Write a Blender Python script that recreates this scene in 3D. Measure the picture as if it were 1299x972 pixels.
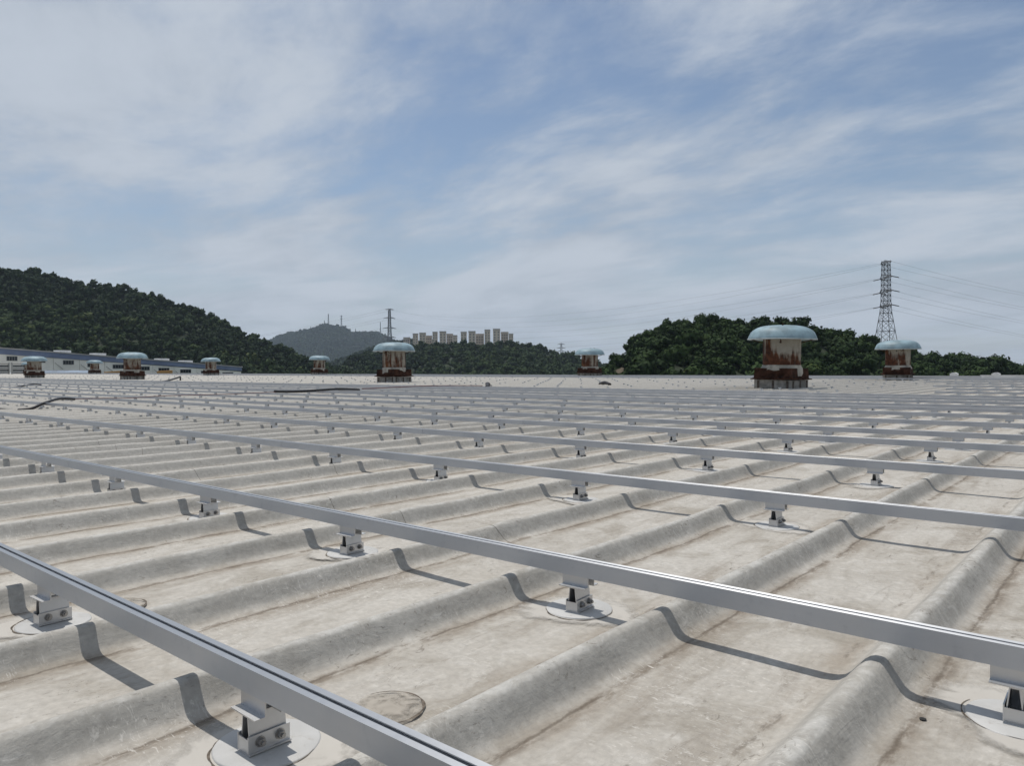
import bpy, math, random
import numpy as np
from mathutils import Matrix, Vector

# ------------------------------------------------------------------ camera, world, sun, exposure
for o in list(bpy.data.objects):
    bpy.data.objects.remove(o)
scene = bpy.context.scene
COL = scene.collection
EYE = 0.602                                   # camera height above the roof troughs (camera held low)
FPX, CX, CY = 953.6, 649.5, 486.0             # focal length in photo pixels (1299 wide)
# rows: world axes in camera coordinates (x right, y down, z forward). X along the rails, Y along the ribs, Z up
MW = np.array([[0.76123391, 0.00815972, -0.64842606],
               [0.64846418, -0.0159622, 0.7610778],
               [-0.00414012, -0.9998393, -0.01744225]])
cam_d = bpy.data.cameras.new('camera'); cam = bpy.data.objects.new('camera', cam_d); COL.objects.link(cam)
cam_d.sensor_width = 36.0; cam_d.lens = 36.0 * FPX / 1299.0
cam_d.clip_start = 0.05; cam_d.clip_end = 20000
m = Matrix.Identity(4)
for i in range(3):
    m[i][0] = MW[i][0]; m[i][1] = -MW[i][1]; m[i][2] = -MW[i][2]
m[2][3] = EYE
cam.matrix_world = m
scene.camera = cam

SUN_DIR = Vector((-0.36, 0.11, 1.0)).normalized()      # towards the sun
SUN_EL = math.asin(SUN_DIR.z)
sun_d = bpy.data.lights.new('sun', 'SUN'); sun = bpy.data.objects.new('sun', sun_d); COL.objects.link(sun)
sun_d.energy = 3.4; sun_d.angle = math.radians(0.6); sun_d.color = (1.0, 0.955, 0.89)
sun.rotation_euler = SUN_DIR.to_track_quat('Z', 'Y').to_euler()

world = bpy.data.worlds.new('World'); scene.world = world; world.use_nodes = True
wn = world.node_tree; wn.nodes.clear()
def N(nt, t, **kw):
    n = nt.nodes.new(t)
    for k, v in kw.items():
        if k.startswith('i_'):
            n.inputs[k[2:].replace('_', ' ')].default_value = v
        else:
            setattr(n, k, v)
    return n
def L(nt, a, b): nt.links.new(a, b)
def math_n(nt, op, a, b=None, clamp=False):
    n = nt.nodes.new('ShaderNodeMath'); n.operation = op; n.use_clamp = clamp
    for i, v in enumerate((a, b)):
        if v is None: continue
        if isinstance(v, (int, float)): n.inputs[i].default_value = v
        else: nt.links.new(v, n.inputs[i])
    return n.outputs[0]
def ramp(nt, src, p0, p1, c0=0.0, c1=1.0):
    n = nt.nodes.new('ShaderNodeMapRange'); n.interpolation_type = 'SMOOTHSTEP'
    n.inputs[1].default_value = p0; n.inputs[2].default_value = p1
    n.inputs[3].default_value = c0; n.inputs[4].default_value = c1
    nt.links.new(src, n.inputs[0]); return n.outputs[0]
def mixc(nt, fac, a, b, mode='MIX'):
    n = nt.nodes.new('ShaderNodeMix'); n.data_type = 'RGBA'; n.blend_type = mode
    if isinstance(fac, (int, float)): n.inputs[0].default_value = fac
    else: nt.links.new(fac, n.inputs[0])
    for i, v in ((6, a), (7, b)):
        if isinstance(v, tuple): n.inputs[i].default_value = (*v, 1) if len(v) == 3 else v
        else: nt.links.new(v, n.inputs[i])
    return n.outputs[2]
def noise(nt, vec, scale, detail=4, rough=0.55, lac=2.0, dist=0.0, dim='3D'):
    n = nt.nodes.new('ShaderNodeTexNoise'); n.noise_dimensions = dim
    n.inputs['Scale'].default_value = scale; n.inputs['Detail'].default_value = detail
    n.inputs['Roughness'].default_value = rough; n.inputs['Lacunarity'].default_value = lac
    n.inputs['Distortion'].default_value = dist
    if vec is not None: nt.links.new(vec, n.inputs['Vector'])
    return n.outputs[0]
def mapping(nt, vec, scale=(1, 1, 1), loc=(0, 0, 0), rot=(0, 0, 0)):
    n = nt.nodes.new('ShaderNodeMapping')
    n.inputs['Scale'].default_value = scale; n.inputs['Location'].default_value = loc; n.inputs['Rotation'].default_value = rot
    nt.links.new(vec, n.inputs['Vector']); return n.outputs[0]

sky = N(wn, 'ShaderNodeTexSky', sky_type='NISHITA', sun_disc=False)
sky.sun_elevation = SUN_EL; sky.sun_rotation = math.atan2(SUN_DIR.x, SUN_DIR.y)
sky.air_density = 1.0; sky.dust_density = 0.6; sky.ozone_density = 1.0
tc = N(wn, 'ShaderNodeTexCoord')
sep = N(wn, 'ShaderNodeSeparateXYZ'); L(wn, tc.outputs['Generated'], sep.inputs[0])
zc = math_n(wn, 'ADD', math_n(wn, 'MAXIMUM', sep.outputs[2], 0.0), 0.13)
comb = N(wn, 'ShaderNodeCombineXYZ')
L(wn, math_n(wn, 'DIVIDE', sep.outputs[0], zc), comb.inputs[0]); L(wn, math_n(wn, 'DIVIDE', sep.outputs[1], zc), comb.inputs[1])
pl = comb.outputs[0]                                     # the cloud layer as a flat sheet high above
warp = N(wn, 'ShaderNodeTexNoise'); warp.inputs['Scale'].default_value = 0.42; warp.inputs['Detail'].default_value = 3
L(wn, mapping(wn, pl, loc=(3.1, 7.7, 0.4)), warp.inputs['Vector'])
wv = N(wn, 'ShaderNodeVectorMath', operation='MULTIPLY_ADD'); L(wn, warp.outputs[1], wv.inputs[0])
wv.inputs[1].default_value = (1.1, 1.1, 0); L(wn, pl, wv.inputs[2])
CLOUD_LOC = (5.2, 17.5, 0.0)
v_big = mapping(wn, wv.outputs[0], scale=(0.60, 0.72, 1), loc=CLOUD_LOC, rot=(0, 0, 0.5))
v_str = mapping(wn, wv.outputs[0], scale=(0.85, 1.45, 1), loc=(CLOUD_LOC[0] + 5.2, CLOUD_LOC[1] + 1.1, 2.0), rot=(0, 0, 0.9))
n_big = noise(wn, v_big, 1.0, 4, 0.5)
n_str = noise(wn, v_str, 1.25, 9, 0.60, 2.05, 0.1)
fine_c = noise(wn, mapping(wn, pl, scale=(1.0, 1.5, 1), rot=(0, 0, 0.7)), 5.0, 6, 0.62)
dens = math_n(wn, 'ADD', math_n(wn, 'MULTIPLY', n_big, 0.44), math_n(wn, 'MULTIPLY', n_str, 0.44))
dens = math_n(wn, 'ADD', dens, math_n(wn, 'MULTIPLY', fine_c, 0.12))
cl = ramp(wn, dens, 0.395, 0.575, 0.08, 0.97)
hz = ramp(wn, sep.outputs[2], 0.0, 0.28, 1.0, 0.0)      # thin cloud thickens towards the horizon
cl = math_n(wn, 'SUBTRACT', 1.0, math_n(wn, 'MULTIPLY', math_n(wn, 'SUBTRACT', 1.0, cl), math_n(wn, 'SUBTRACT', 1.0, math_n(wn, 'MULTIPLY', hz, 0.75))))
cloud_col = mixc(wn, ramp(wn, n_str, 0.30, 0.68), (4.4, 5.0, 5.85), (5.85, 6.45, 7.3))
skyc = mixc(wn, 1.0, sky.outputs[0], (1.0, 1.0, 1.0), 'MULTIPLY')
bg = N(wn, 'ShaderNodeBackground'); bg.inputs['Strength'].default_value = 0.09
L(wn, mixc(wn, cl, skyc, cloud_col), bg.inputs['Color'])
wo = N(wn, 'ShaderNodeOutputWorld'); L(wn, bg.outputs[0], wo.inputs['Surface'])

scene.view_settings.view_transform = 'Standard'; scene.view_settings.look = 'None'
scene.view_settings.gamma = 1.0; scene.view_settings.use_curve_mapping = False
scene.view_settings.exposure = 0.0
scene.render.engine = 'CYCLES'

# ------------------------------------------------------------------ helpers
rng = np.random.default_rng(11); random.seed(5)
def at(px, py, depth):
    """world point seen at a photo pixel, DEPTH metres along the camera axis"""
    c = np.array([(px - CX) / FPX, (py - CY) / FPX, 1.0]) * depth
    p = MW @ c
    return Vector((p[0], p[1], p[2] + EYE))
def to_px(p):
    c = MW.T @ np.array([p[0], p[1], p[2] - EYE])
    return (CX + FPX * c[0] / c[2], CY + FPX * c[1] / c[2], c[2])

def _hash(ix, iy, s):
    h = (ix.astype(np.int64) * 374761393 + iy.astype(np.int64) * 668265263 + s * 1442695041) & 0x7fffffff
    h = ((h ^ (h >> 13)) * 1274126177) & 0x7fffffff
    return ((h ^ (h >> 16)) & 0xffff) / 65535.0
def vnoise(x, y, s=0):
    x = np.asarray(x, float); y = np.asarray(y, float)
    ix = np.floor(x).astype(np.int64); iy = np.floor(y).astype(np.int64)
    fx = x - ix; fy = y - iy; fx = fx * fx * (3 - 2 * fx); fy = fy * fy * (3 - 2 * fy)
    a = _hash(ix, iy, s); b = _hash(ix + 1, iy, s); c = _hash(ix, iy + 1, s); d = _hash(ix + 1, iy + 1, s)
    return (a + (b - a) * fx + (c - a) * fy + (a - b - c + d) * fx * fy) * 2 - 1

def np_mesh(name, V, F, mats=(), attrs=None, smooth=True):
    me = bpy.data.meshes.new(name)
    V = np.ascontiguousarray(V, dtype=np.float32); F = np.ascontiguousarray(F, dtype=np.int32)
    nf, k = F.shape
    me.vertices.add(len(V)); me.vertices.foreach_set('co', V.ravel())
    me.loops.add(nf * k); me.loops.foreach_set('vertex_index', F.ravel())
    me.polygons.add(nf); me.polygons.foreach_set('loop_start', np.arange(0, nf * k, k, dtype=np.int32))
    for n, a in (attrs or {}).items():
        at_ = me.attributes.new(n, 'FLOAT', 'POINT'); at_.data.foreach_set('value', np.ascontiguousarray(a, dtype=np.float32))
    me.update(calc_edges=True); me.validate()
    if smooth: me.shade_smooth()
    for m_ in mats: me.materials.append(m_)
    return me
def link(name, me, parent=None, loc=None):
    o = bpy.data.objects.new(name, me); COL.objects.link(o)
    if parent is not None: o.parent = parent
    if loc is not None: o.location = loc
    return o
def tag(o, label=None, cat=None, group=None, kind=None):
    if label: o['label'] = label
    if cat: o['category'] = cat
    if group: o['group'] = group
    if kind: o['kind'] = kind
    return o
def empty(name, loc=(0, 0, 0), rz=0.0):
    o = bpy.data.objects.new(name, None); o.empty_display_size = 0.1; COL.objects.link(o)
    o.location = loc; o.rotation_euler = (0, 0, rz); return o

class MB:
    """collects solid shapes; build() links them as one mesh object"""
    def __init__(s): s.v = []; s.f = []; s.sm = []
    def add(s, vs, fs, smooth=False):
        b = len(s.v); s.v += [tuple(v) for v in vs]; s.f += [tuple(i + b for i in f) for f in fs]; s.sm += [smooth] * len(fs)
    def box(s, x0, x1, y0, y1, z0, z1):
        s.add([(x0, y0, z0), (x1, y0, z0), (x1, y1, z0), (x0, y1, z0), (x0, y0, z1), (x1, y0, z1), (x1, y1, z1), (x0, y1, z1)],
              [(0, 3, 2, 1), (4, 5, 6, 7), (0, 1, 5, 4), (1, 2, 6, 5), (2, 3, 7, 6), (3, 0, 4, 7)])
    def prism(s, poly, axis, a0, a1):
        """extrude a closed outline along an axis (0 x: outline is (y,z); 1 y: outline is (x,z); 2 z: (x,y))"""
        n = len(poly)
        def P(p, a): return (a, p[0], p[1]) if axis == 0 else ((p[0], a, p[1]) if axis == 1 else (p[0], p[1], a))
        vs = [P(p, a0) for p in poly] + [P(p, a1) for p in poly]
        fs = [(i, (i + 1) % n, (i + 1) % n + n, i + n) for i in range(n)] + [tuple(range(n))[::-1], tuple(range(n, 2 * n))]
        s.add(vs, fs)
    def tube(s, pts, r, seg=8, caps=True, smooth=True):
        pts = [Vector(p) for p in pts]; rs = r if isinstance(r, (list, tuple)) else [r] * len(pts)
        vs = []; up = Vector((0, 0, 1))
        for i, p in enumerate(pts):
            d = (pts[min(i + 1, len(pts) - 1)] - pts[max(i - 1, 0)])
            d = d.normalized() if d.length > 1e-9 else Vector((0, 0, 1))
            ref = up if abs(d.z) < 0.95 else Vector((1, 0, 0))
            a = d.cross(ref).normalized(); b = d.cross(a)
            for k in range(seg):
                t = 2 * math.pi * k / seg; vs.append(p + (a * math.cos(t) + b * math.sin(t)) * rs[i])
        fs = []
        for i in range(len(pts) - 1):
            for k in range(seg):
                k2 = (k + 1) % seg; fs.append((i * seg + k, i * seg + k2, (i + 1) * seg + k2, (i + 1) * seg + k))
        s.add(vs, fs, smooth)
        if caps:
            s.add(vs[:seg], [tuple(range(seg))]); s.add(vs[-seg:], [tuple(range(seg))[::-1]])
    def bar(s, p, q, r): s.tube([p, q], r, 4, False, False)
    def lathe(s, prof, seg=32, cx=0, cy=0, wob=None, caps=True):
        vs = []
        for i, (r, z) in enumerate(prof):
            for k in range(seg):
                t = 2 * math.pi * k / seg
                rr, zz = (r, z) if wob is None else wob(r, z, t, i)
                vs.append((cx + rr * math.cos(t), cy + rr * math.sin(t), zz))
        fs = []
        for i in range(len(prof) - 1):
            for k in range(seg):
                k2 = (k + 1) % seg; fs.append((i * seg + k, i * seg + k2, (i + 1) * seg + k2, (i + 1) * seg + k))
        s.add(vs, fs, True)
        if caps:
            s.add(vs[:seg], [tuple(range(seg))[::-1]]); s.add(vs[-seg:], [tuple(range(seg))])
    def mesh(s, name, mat):
        me = bpy.data.meshes.new(name); me.from_pydata(s.v, [], s.f); me.update()
        me.polygons.foreach_set('use_smooth', s.sm)
        if mat: me.materials.append(mat)
        return me
    def build(s, name, mat, parent=None, loc=None): return link(name, s.mesh(name, mat), parent, loc)

# ------------------------------------------------------------------ materials
MAT = {}
def new_mat(name):
    m_ = bpy.data.materials.new(name); m_.use_nodes = True
    nt = m_.node_tree; b = nt.nodes['Principled BSDF']; MAT[name] = m_
    return m_, nt, b
def simple(name, col, rough=0.6, metal=0.0, var=0.12, scale=8.0, bump=0.0, spec=0.3):
    m_, nt, b = new_mat(name)
    g = N(nt, 'ShaderNodeNewGeometry')
    n = noise(nt, g.outputs['Position'], scale, 5, 0.6)
    c2 = tuple(max(0, c * (1 - var * 2)) for c in col); c1 = tuple(min(1, c * (1 + var)) for c in col)
    L(nt, mixc(nt, ramp(nt, n, 0.3, 0.7), c2, c1), b.inputs['Base Color'])
    b.inputs['Roughness'].default_value = rough; b.inputs['Metallic'].default_value = metal
    b.inputs['Specular IOR Level'].default_value = spec
    if bump:
        bn = N(nt, 'ShaderNodeBump'); bn.inputs['Strength'].default_value = 0.5; bn.inputs['Distance'].default_value = bump
        L(nt, n, bn.inputs['Height']); L(nt, bn.outputs[0], b.inputs['Normal'])
    return m_

def roof_material():
    m_, nt, b = new_mat('weathered_roof_coating')
    g = N(nt, 'ShaderNodeNewGeometry'); P = g.outputs['Position']
    sx = N(nt, 'ShaderNodeSeparateXYZ'); L(nt, P, sx.inputs[0])
    fr_ = math_n(nt, 'FRACT', math_n(nt, 'ADD', math_n(nt, 'DIVIDE', math_n(nt, 'SUBTRACT', sx.outputs[0], -0.383), 0.46), 100.5))
    au = math_n(nt, 'MULTIPLY', math_n(nt, 'SUBTRACT', fr_, 0.5), 0.46)          # sideways distance from the nearest crest
    ar = N(nt, 'ShaderNodeAttribute', attribute_name='rib').outputs['Fac']
    n_l = noise(nt, P, 1.3, 5, 0.6)
    n_m = noise(nt, P, 7.0, 6, 0.62)
    n_f = noise(nt, P, 60.0, 4, 0.6)
    n_ff = noise(nt, P, 260.0, 3, 0.6)
    st = noise(nt, mapping(nt, P, scale=(9.0, 1.1, 9.0)), 1.0, 7, 0.65, 2.2, 0.6)      # streaks along the troughs
    st2 = noise(nt, mapping(nt, P, scale=(30.0, 5.0, 30.0), loc=(4, 9, 1)), 1.0, 6, 0.7, 2.2, 1.2)
    n_c = noise(nt, mapping(nt, P, scale=(1.6, 1.0, 1.0), loc=(1, 5, 2)), 3.2, 6, 0.66, 2.1, 0.8)     # clouds of ground-in dirt
    n_d = noise(nt, mapping(nt, P, scale=(1.3, 1.0, 1.0), loc=(9, 2, 5)), 11.0, 7, 0.70, 2.2, 1.0)
    tr = mixc(nt, ramp(nt, n_l, 0.3, 0.7), (0.372, 0.345, 0.303), (0.428, 0.404, 0.364))
    tr = mixc(nt, math_n(nt, 'MULTIPLY', ramp(nt, n_d, 0.47, 0.66), 0.60), tr, (0.490, 0.467, 0.427))
    tr = mixc(nt, math_n(nt, 'MULTIPLY', ramp(nt, n_c, 0.46, 0.68), 0.72), tr, (0.245, 0.217, 0.176))
    tr = mixc(nt, math_n(nt, 'MULTIPLY', ramp(nt, st, 0.50, 0.72), 0.58), tr, (0.232, 0.200, 0.162))
    tr = mixc(nt, math_n(nt, 'MULTIPLY', ramp(nt, st2, 0.58, 0.74), 0.55), tr, (0.180, 0.155, 0.125))
    rb = mixc(nt, ramp(nt, n_m, 0.32, 0.68), (0.300, 0.284, 0.254), (0.370, 0.353, 0.320))
    rstr = noise(nt, mapping(nt, P, scale=(5.0, 5.0, 16.0), rot=(0.0, 0.5, 0.2)), 1.6, 6, 0.68, 2.2, 1.0)
    rb = mixc(nt, math_n(nt, 'MULTIPLY', ramp(nt, rstr, 0.56, 0.72), 0.55), rb, (0.520, 0.500, 0.462))
    rb = mixc(nt, math_n(nt, 'MULTIPLY', ramp(nt, rstr, 0.44, 0.28), 0.50), rb, (0.250, 0.236, 0.210))
    ribm = ramp(nt, ar, 0.03, 0.34)
    clean = ramp(nt, math_n(nt, 'ADD', sx.outputs[0], math_n(nt, 'MULTIPLY', n_l, 1.5)), 0.0, -4.5)
    tr = mixc(nt, math_n(nt, 'MULTIPLY', clean, 0.62), tr, mixc(nt, n_d, (0.400, 0.378, 0.338), (0.520, 0.495, 0.450)))
    rb = mixc(nt, math_n(nt, 'MULTIPLY', clean, 0.55), rb, mixc(nt, n_d, (0.395, 0.375, 0.340), (0.470, 0.450, 0.412)))
    col = mixc(nt, ribm, tr, rb)
    # worn pale along the crests
    col = mixc(nt, math_n(nt, 'MULTIPLY', math_n(nt, 'MULTIPLY', ramp(nt, ar, 0.86, 0.99), ramp(nt, n_d, 0.42, 0.60)), 0.55), col, (0.500, 0.490, 0.462))
    # dirt that washed down and stayed along the feet of the ribs
    wob = math_n(nt, 'MULTIPLY', math_n(nt, 'SUBTRACT', noise(nt, mapping(nt, P, scale=(1, 1, 0)), 3.2, 7, 0.70), 0.5), 0.050)
    uu = math_n(nt, 'ADD', au, wob)
    amt = noise(nt, mapping(nt, P, scale=(2.2, 1.0, 1.0), loc=(7, 3, 0)), 2.3, 7, 0.70)
    amt2 = noise(nt, mapping(nt, P, scale=(8.0, 3.0, 1.0), loc=(2, 8, 0)), 4.0, 6, 0.70)
    def line(center, w, lo, hi, k, am=None):
        d = math_n(nt, 'ABSOLUTE', math_n(nt, 'SUBTRACT', uu, center))
        return math_n(nt, 'MULTIPLY', math_n(nt, 'MULTIPLY', ramp(nt, d, w, w * 0.15), ramp(nt, am if am is not None else amt, lo, hi)), k)
    col = mixc(nt, line(0.082, 0.052, 0.36, 0.60, 0.72), col, (0.225, 0.190, 0.150))
    col = mixc(nt, line(0.076, 0.020, 0.42, 0.58, 0.75, amt2), col, (0.150, 0.120, 0.090))
    col = mixc(nt, line(0.072, 0.006, 0.40, 0.52, 0.70), col, (0.110, 0.088, 0.066))
    col = mixc(nt, line(-0.110, 0.050, 0.44, 0.68, 0.55), col, (0.230, 0.188, 0.142))
    col = mixc(nt, line(-0.102, 0.010, 0.48, 0.60, 0.60, amt2), col, (0.120, 0.098, 0.075))
    # scuffs: pale scratches and shoe marks
    sc = noise(nt, mapping(nt, P, scale=(26.0, 70.0, 26.0), rot=(0, 0, 0.6)), 1.0, 5, 0.7, 2.3, 2.5)
    scm = math_n(nt, 'MULTIPLY', ramp(nt, sc, 0.555, 0.66), ramp(nt, noise(nt, P, 2.6, 3, 0.6), 0.46, 0.60))
    col = mixc(nt, math_n(nt, 'MULTIPLY', scm, 0.80), col, (0.560, 0.535, 0.490))
    dk = noise(nt, mapping(nt, P, scale=(40.0, 24.0, 40.0), rot=(0, 0, 0.2), loc=(3, 3, 3)), 1.0, 5, 0.7, 2.3, 2.0)
    dkm = math_n(nt, 'MULTIPLY', ramp(nt, dk, 0.575, 0.67), ramp(nt, noise(nt, P, 3.4, 3, 0.6), 0.45, 0.60))
    col = mixc(nt, math_n(nt, 'MULTIPLY', dkm, 0.70), col, (0.130, 0.112, 0.092))
    col = mixc(nt, 0.40, col, mixc(nt, n_f, (0.15, 0.15, 0.15), (0.85, 0.85, 0.85)), 'OVERLAY')
    L(nt, col, b.inputs['Base Color'])
    b.inputs['Roughness'].default_value = 0.72; b.inputs['Specular IOR Level'].default_value = 0.28
    h = math_n(nt, 'ADD', math_n(nt, 'MULTIPLY', n_m, 1.0), math_n(nt, 'ADD', math_n(nt, 'MULTIPLY', n_f, 0.26), math_n(nt, 'MULTIPLY', st2, 0.34)))
    h = math_n(nt, 'ADD', h, math_n(nt, 'MULTIPLY', n_d, 0.8))
    h = math_n(nt, 'ADD', h, math_n(nt, 'ADD', math_n(nt, 'MULTIPLY', n_ff, 0.05), math_n(nt, 'MULTIPLY', rstr, 0.12)))
    bn = N(nt, 'ShaderNodeBump'); bn.inputs['Strength'].default_value = 0.50; bn.inputs['Distance'].default_value = 0.007
    L(nt, h, bn.inputs['Height']); L(nt, bn.outputs[0], b.inputs['Normal'])
    return m_
roof_mat = roof_material()

def alu_material(name, base, rough, streak=0.05, aniso=0.0):
    m_, nt, b = new_mat(name)
    g = N(nt, 'ShaderNodeNewGeometry'); P = g.outputs['Position']
    n1 = noise(nt, mapping(nt, P, scale=(0.8, 40.0, 40.0)), 1.0, 4, 0.6)
    n2 = noise(nt, P, 35.0, 5, 0.65)
    c = mixc(nt, n1, tuple(v * (1 - streak) for v in base), tuple(min(1, v * (1 + streak)) for v in base))
    c = mixc(nt, math_n(nt, 'MULTIPLY', ramp(nt, n2, 0.56, 0.75), 0.25), c, tuple(v * 0.72 for v in base))
    L(nt, c, b.inputs['Base Color'])
    b.inputs['Metallic'].default_value = 0.88
    L(nt, math_n(nt, 'ADD', math_n(nt, 'MULTIPLY', n2, 0.16), rough - 0.08), b.inputs['Roughness'])
    if aniso:                                   # extrusion lines run along the rail: reflections spread across it
        b.inputs['Anisotropic'].default_value = aniso
        tv = N(nt, 'ShaderNodeCombineXYZ'); tv.inputs[1].default_value = 1.0; tv.inputs[2].default_value = 1.0; L(nt, tv.outputs[0], b.inputs['Tangent'])
    return m_
alu_rail = alu_material('anodised_rail', (0.53, 0.538, 0.55), 0.47, 0.06, 0.75)
alu_brkt = alu_material('mill_aluminium', (0.57, 0.57, 0.57), 0.44)
steel_bolt = alu_material('bolt_steel', (0.32, 0.31, 0.30), 0.38)

def pad_material():
    m_, nt, b = new_mat('pad_coating')
    g = N(nt, 'ShaderNodeNewGeometry'); P = g.outputs['Position']
    n1 = noise(nt, P, 22.0, 6, 0.65, 2.0, 0.8); n2 = noise(nt, P, 7.0, 4, 0.6)
    c = mixc(nt, ramp(nt, n2, 0.3, 0.7), (0.41, 0.405, 0.39), (0.50, 0.495, 0.48))
    c = mixc(nt, math_n(nt, 'MULTIPLY', ramp(nt, n1, 0.56, 0.72), 0.55), c, (0.29, 0.265, 0.23))
    L(nt, c, b.inputs['Base Color']); b.inputs['Roughness'].default_value = 0.55
    bn = N(nt, 'ShaderNodeBump'); bn.inputs['Strength'].default_value = 0.4; bn.inputs['Distance'].default_value = 0.004
    L(nt, n1, bn.inputs['Height']); L(nt, bn.outputs[0], b.inputs['Normal'])
    return m_
pad_mat = pad_material()
def smear_material(name, c0, c1, lo, hi, scale):
    """thin coating with ragged, worn-through edges"""
    m_, nt, b = new_mat(name)
    g = N(nt, 'ShaderNodeNewGeometry'); P = g.outputs['Position']
    n1 = noise(nt, P, scale, 6, 0.65, 2.0, 0.6)
    e = N(nt, 'ShaderNodeAttribute', attribute_name='edge').outputs['Fac']
    a = ramp(nt, math_n(nt, 'SUBTRACT', n1, math_n(nt, 'MULTIPLY', e, 0.55)), lo, hi)
    L(nt, mixc(nt, n1, c0, c1), b.inputs['Base Color']); b.inputs['Roughness'].default_value = 0.7
    L(nt, a, b.inputs['Alpha']); return m_
smear_mat = smear_material('pale_sealant', (0.40, 0.375, 0.335), (0.47, 0.445, 0.405), -0.05, 0.42, 16.0)
dirt_ring_mat = simple('dirt_ring', (0.14, 0.115, 0.09), 0.9, 0, 0.3, 60.0)
crack_mat = simple('lap_crack', (0.13, 0.115, 0.10), 0.9, 0, 0.2, 40.0)

def N_sx(nt, P, i=0):
    q = N(nt, 'ShaderNodeSeparateXYZ'); L(nt, P, q.inputs[0]); return q.outputs[i]
def rust_material():
    m_, nt, b = new_mat('rusted_steel')
    tcn = N(nt, 'ShaderNodeTexCoord'); P = tcn.outputs['Object']
    oi = N(nt, 'ShaderNodeObjectInfo')
    off = N(nt, 'ShaderNodeVectorMath', operation='MULTIPLY_ADD')
    cmb = N(nt, 'ShaderNodeCombineXYZ'); L(nt, oi.outputs['Random'], cmb.inputs[0]); L(nt, oi.outputs['Random'], cmb.inputs[1])
    L(nt, cmb.outputs[0], off.inputs[0]); off.inputs[1].default_value = (37.0, 53.0, 0); L(nt, P, off.inputs[2])
    V = off.outputs[0]
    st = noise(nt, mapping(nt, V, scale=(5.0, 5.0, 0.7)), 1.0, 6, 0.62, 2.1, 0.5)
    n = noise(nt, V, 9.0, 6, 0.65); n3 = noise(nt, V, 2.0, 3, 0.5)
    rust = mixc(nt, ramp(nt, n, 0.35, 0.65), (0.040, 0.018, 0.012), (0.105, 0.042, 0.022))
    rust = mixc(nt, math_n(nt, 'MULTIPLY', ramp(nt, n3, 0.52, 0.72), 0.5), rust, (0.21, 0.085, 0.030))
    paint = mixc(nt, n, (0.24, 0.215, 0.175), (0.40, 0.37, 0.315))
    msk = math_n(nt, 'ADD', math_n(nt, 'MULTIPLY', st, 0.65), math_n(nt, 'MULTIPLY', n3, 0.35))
    L(nt, mixc(nt, ramp(nt, math_n(nt, 'ADD', msk, math_n(nt, 'ADD', math_n(nt, 'MULTIPLY', N_sx(nt, P), 0.13), math_n(nt, 'MULTIPLY', math_n(nt, 'SUBTRACT', N_sx(nt, P, 2), 1.05), 0.20))), 0.47, 0.61), rust, paint), b.inputs['Base Color'])  # x term paints the lit +X side paler; z term adds paint higher up
    b.inputs['Roughness'].default_value = 0.85; b.inputs['Specular IOR Level'].default_value = 0.15
    bn = N(nt, 'ShaderNodeBump'); bn.inputs['Strength'].default_value = 0.6; bn.inputs['Distance'].default_value = 0.02
    L(nt, n, bn.inputs['Height']); L(nt, bn.outputs[0], b.inputs['Normal'])
    return m_
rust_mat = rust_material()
deep_rust = simple('deep_rust', (0.060, 0.028, 0.018), 0.9, 0, 0.35, 6.0, 0.02, 0.1)
cap_mat = simple('pale_blue_fibreglass', (0.215, 0.305, 0.345), 0.55, 0, 0.16, 3.0, 0.0, 0.3)
cap_rim_mat = simple('pale_cap_rim', (0.33, 0.375, 0.385), 0.5, 0, 0.1, 6.0)
dark_under = simple('dark_duct', (0.03, 0.03, 0.03), 0.8)
cream_mem = simple('cream_membrane', (0.38, 0.35, 0.295), 0.75, 0, 0.2, 5.0, 0.01)
curb_mat = simple('curb_render', (0.30, 0.285, 0.255), 0.9, 0, 0.22, 5.0, 0.01)
curb_dark = simple('curb_pier', (0.105, 0.085, 0.070), 0.9, 0, 0.25, 8.0, 0.01)
cable_black = simple('black_cable', (0.014, 0.013, 0.015), 0.55, 0, 0.1, 20.0)
cable_red = simple('red_cable', (0.135, 0.050, 0.050), 0.6, 0, 0.15, 20.0)
white_pnt = simple('white_paint', (0.72, 0.72, 0.71), 0.5, 0, 0.05, 4.0)

# ------------------------------------------------------------------ the roof we stand on
PITCH = 0.46; CREST0 = -0.383; RIB_H = 0.057
Y_EDGE = 41.0; X_LEFT = -150.0; X_RIGHT = 11.5; Y_NEAR = -3.0
def rise(x, y):
    x = np.asarray(x, float); y = np.asarray(y, float)
    t = np.maximum(0, y - 15.0); s = np.maximum(0, -x - 14.0)
    return 0.0055 * t * t / (t + 4.0) + 0.0022 * s * s / (s + 8.0)
def trough(x, y):
    return rise(x, y) + 0.0030 * vnoise(np.asarray(x) / 0.42, np.asarray(y) / 0.75, 3) + 0.0014 * vnoise(np.asarray(x) / 0.13, np.asarray(y) / 0.19, 4)
PU = np.array([-.100, -.080, -.066, -.055, -.043, -.031, -.021, -.012, -.004, .004, .011, .020, .030, .040, .049, .060, .074])
PH = np.array([0.0, .035, .11, .26, .52, .78, .93, .99, 1.0, .985, .90, .68, .435, .20, .085, .02, 0.0])
TU_NEAR = np.array([.095, .120, .140, .175, .21, .245, .28, .315, .335])       # flat of the pan, measured from the crest on its left
FOOT = 0.074
def sheet_rows(kind):
    ys = [Y_NEAR]
    while ys[-1] < Y_EDGE:
        y = ys[-1]
        if kind == 0: st_ = 0.25 if y < -0.6 else max(0.022, 0.013 * y)
        elif kind == 1: st_ = 0.5 if y < 1.0 else max(0.07, 0.020 * y)
        else: st_ = 1.0 if y < 4 else max(0.30, 0.035 * y)
        ys.append(min(Y_EDGE, y + st_))
    return np.array(ys)
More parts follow.
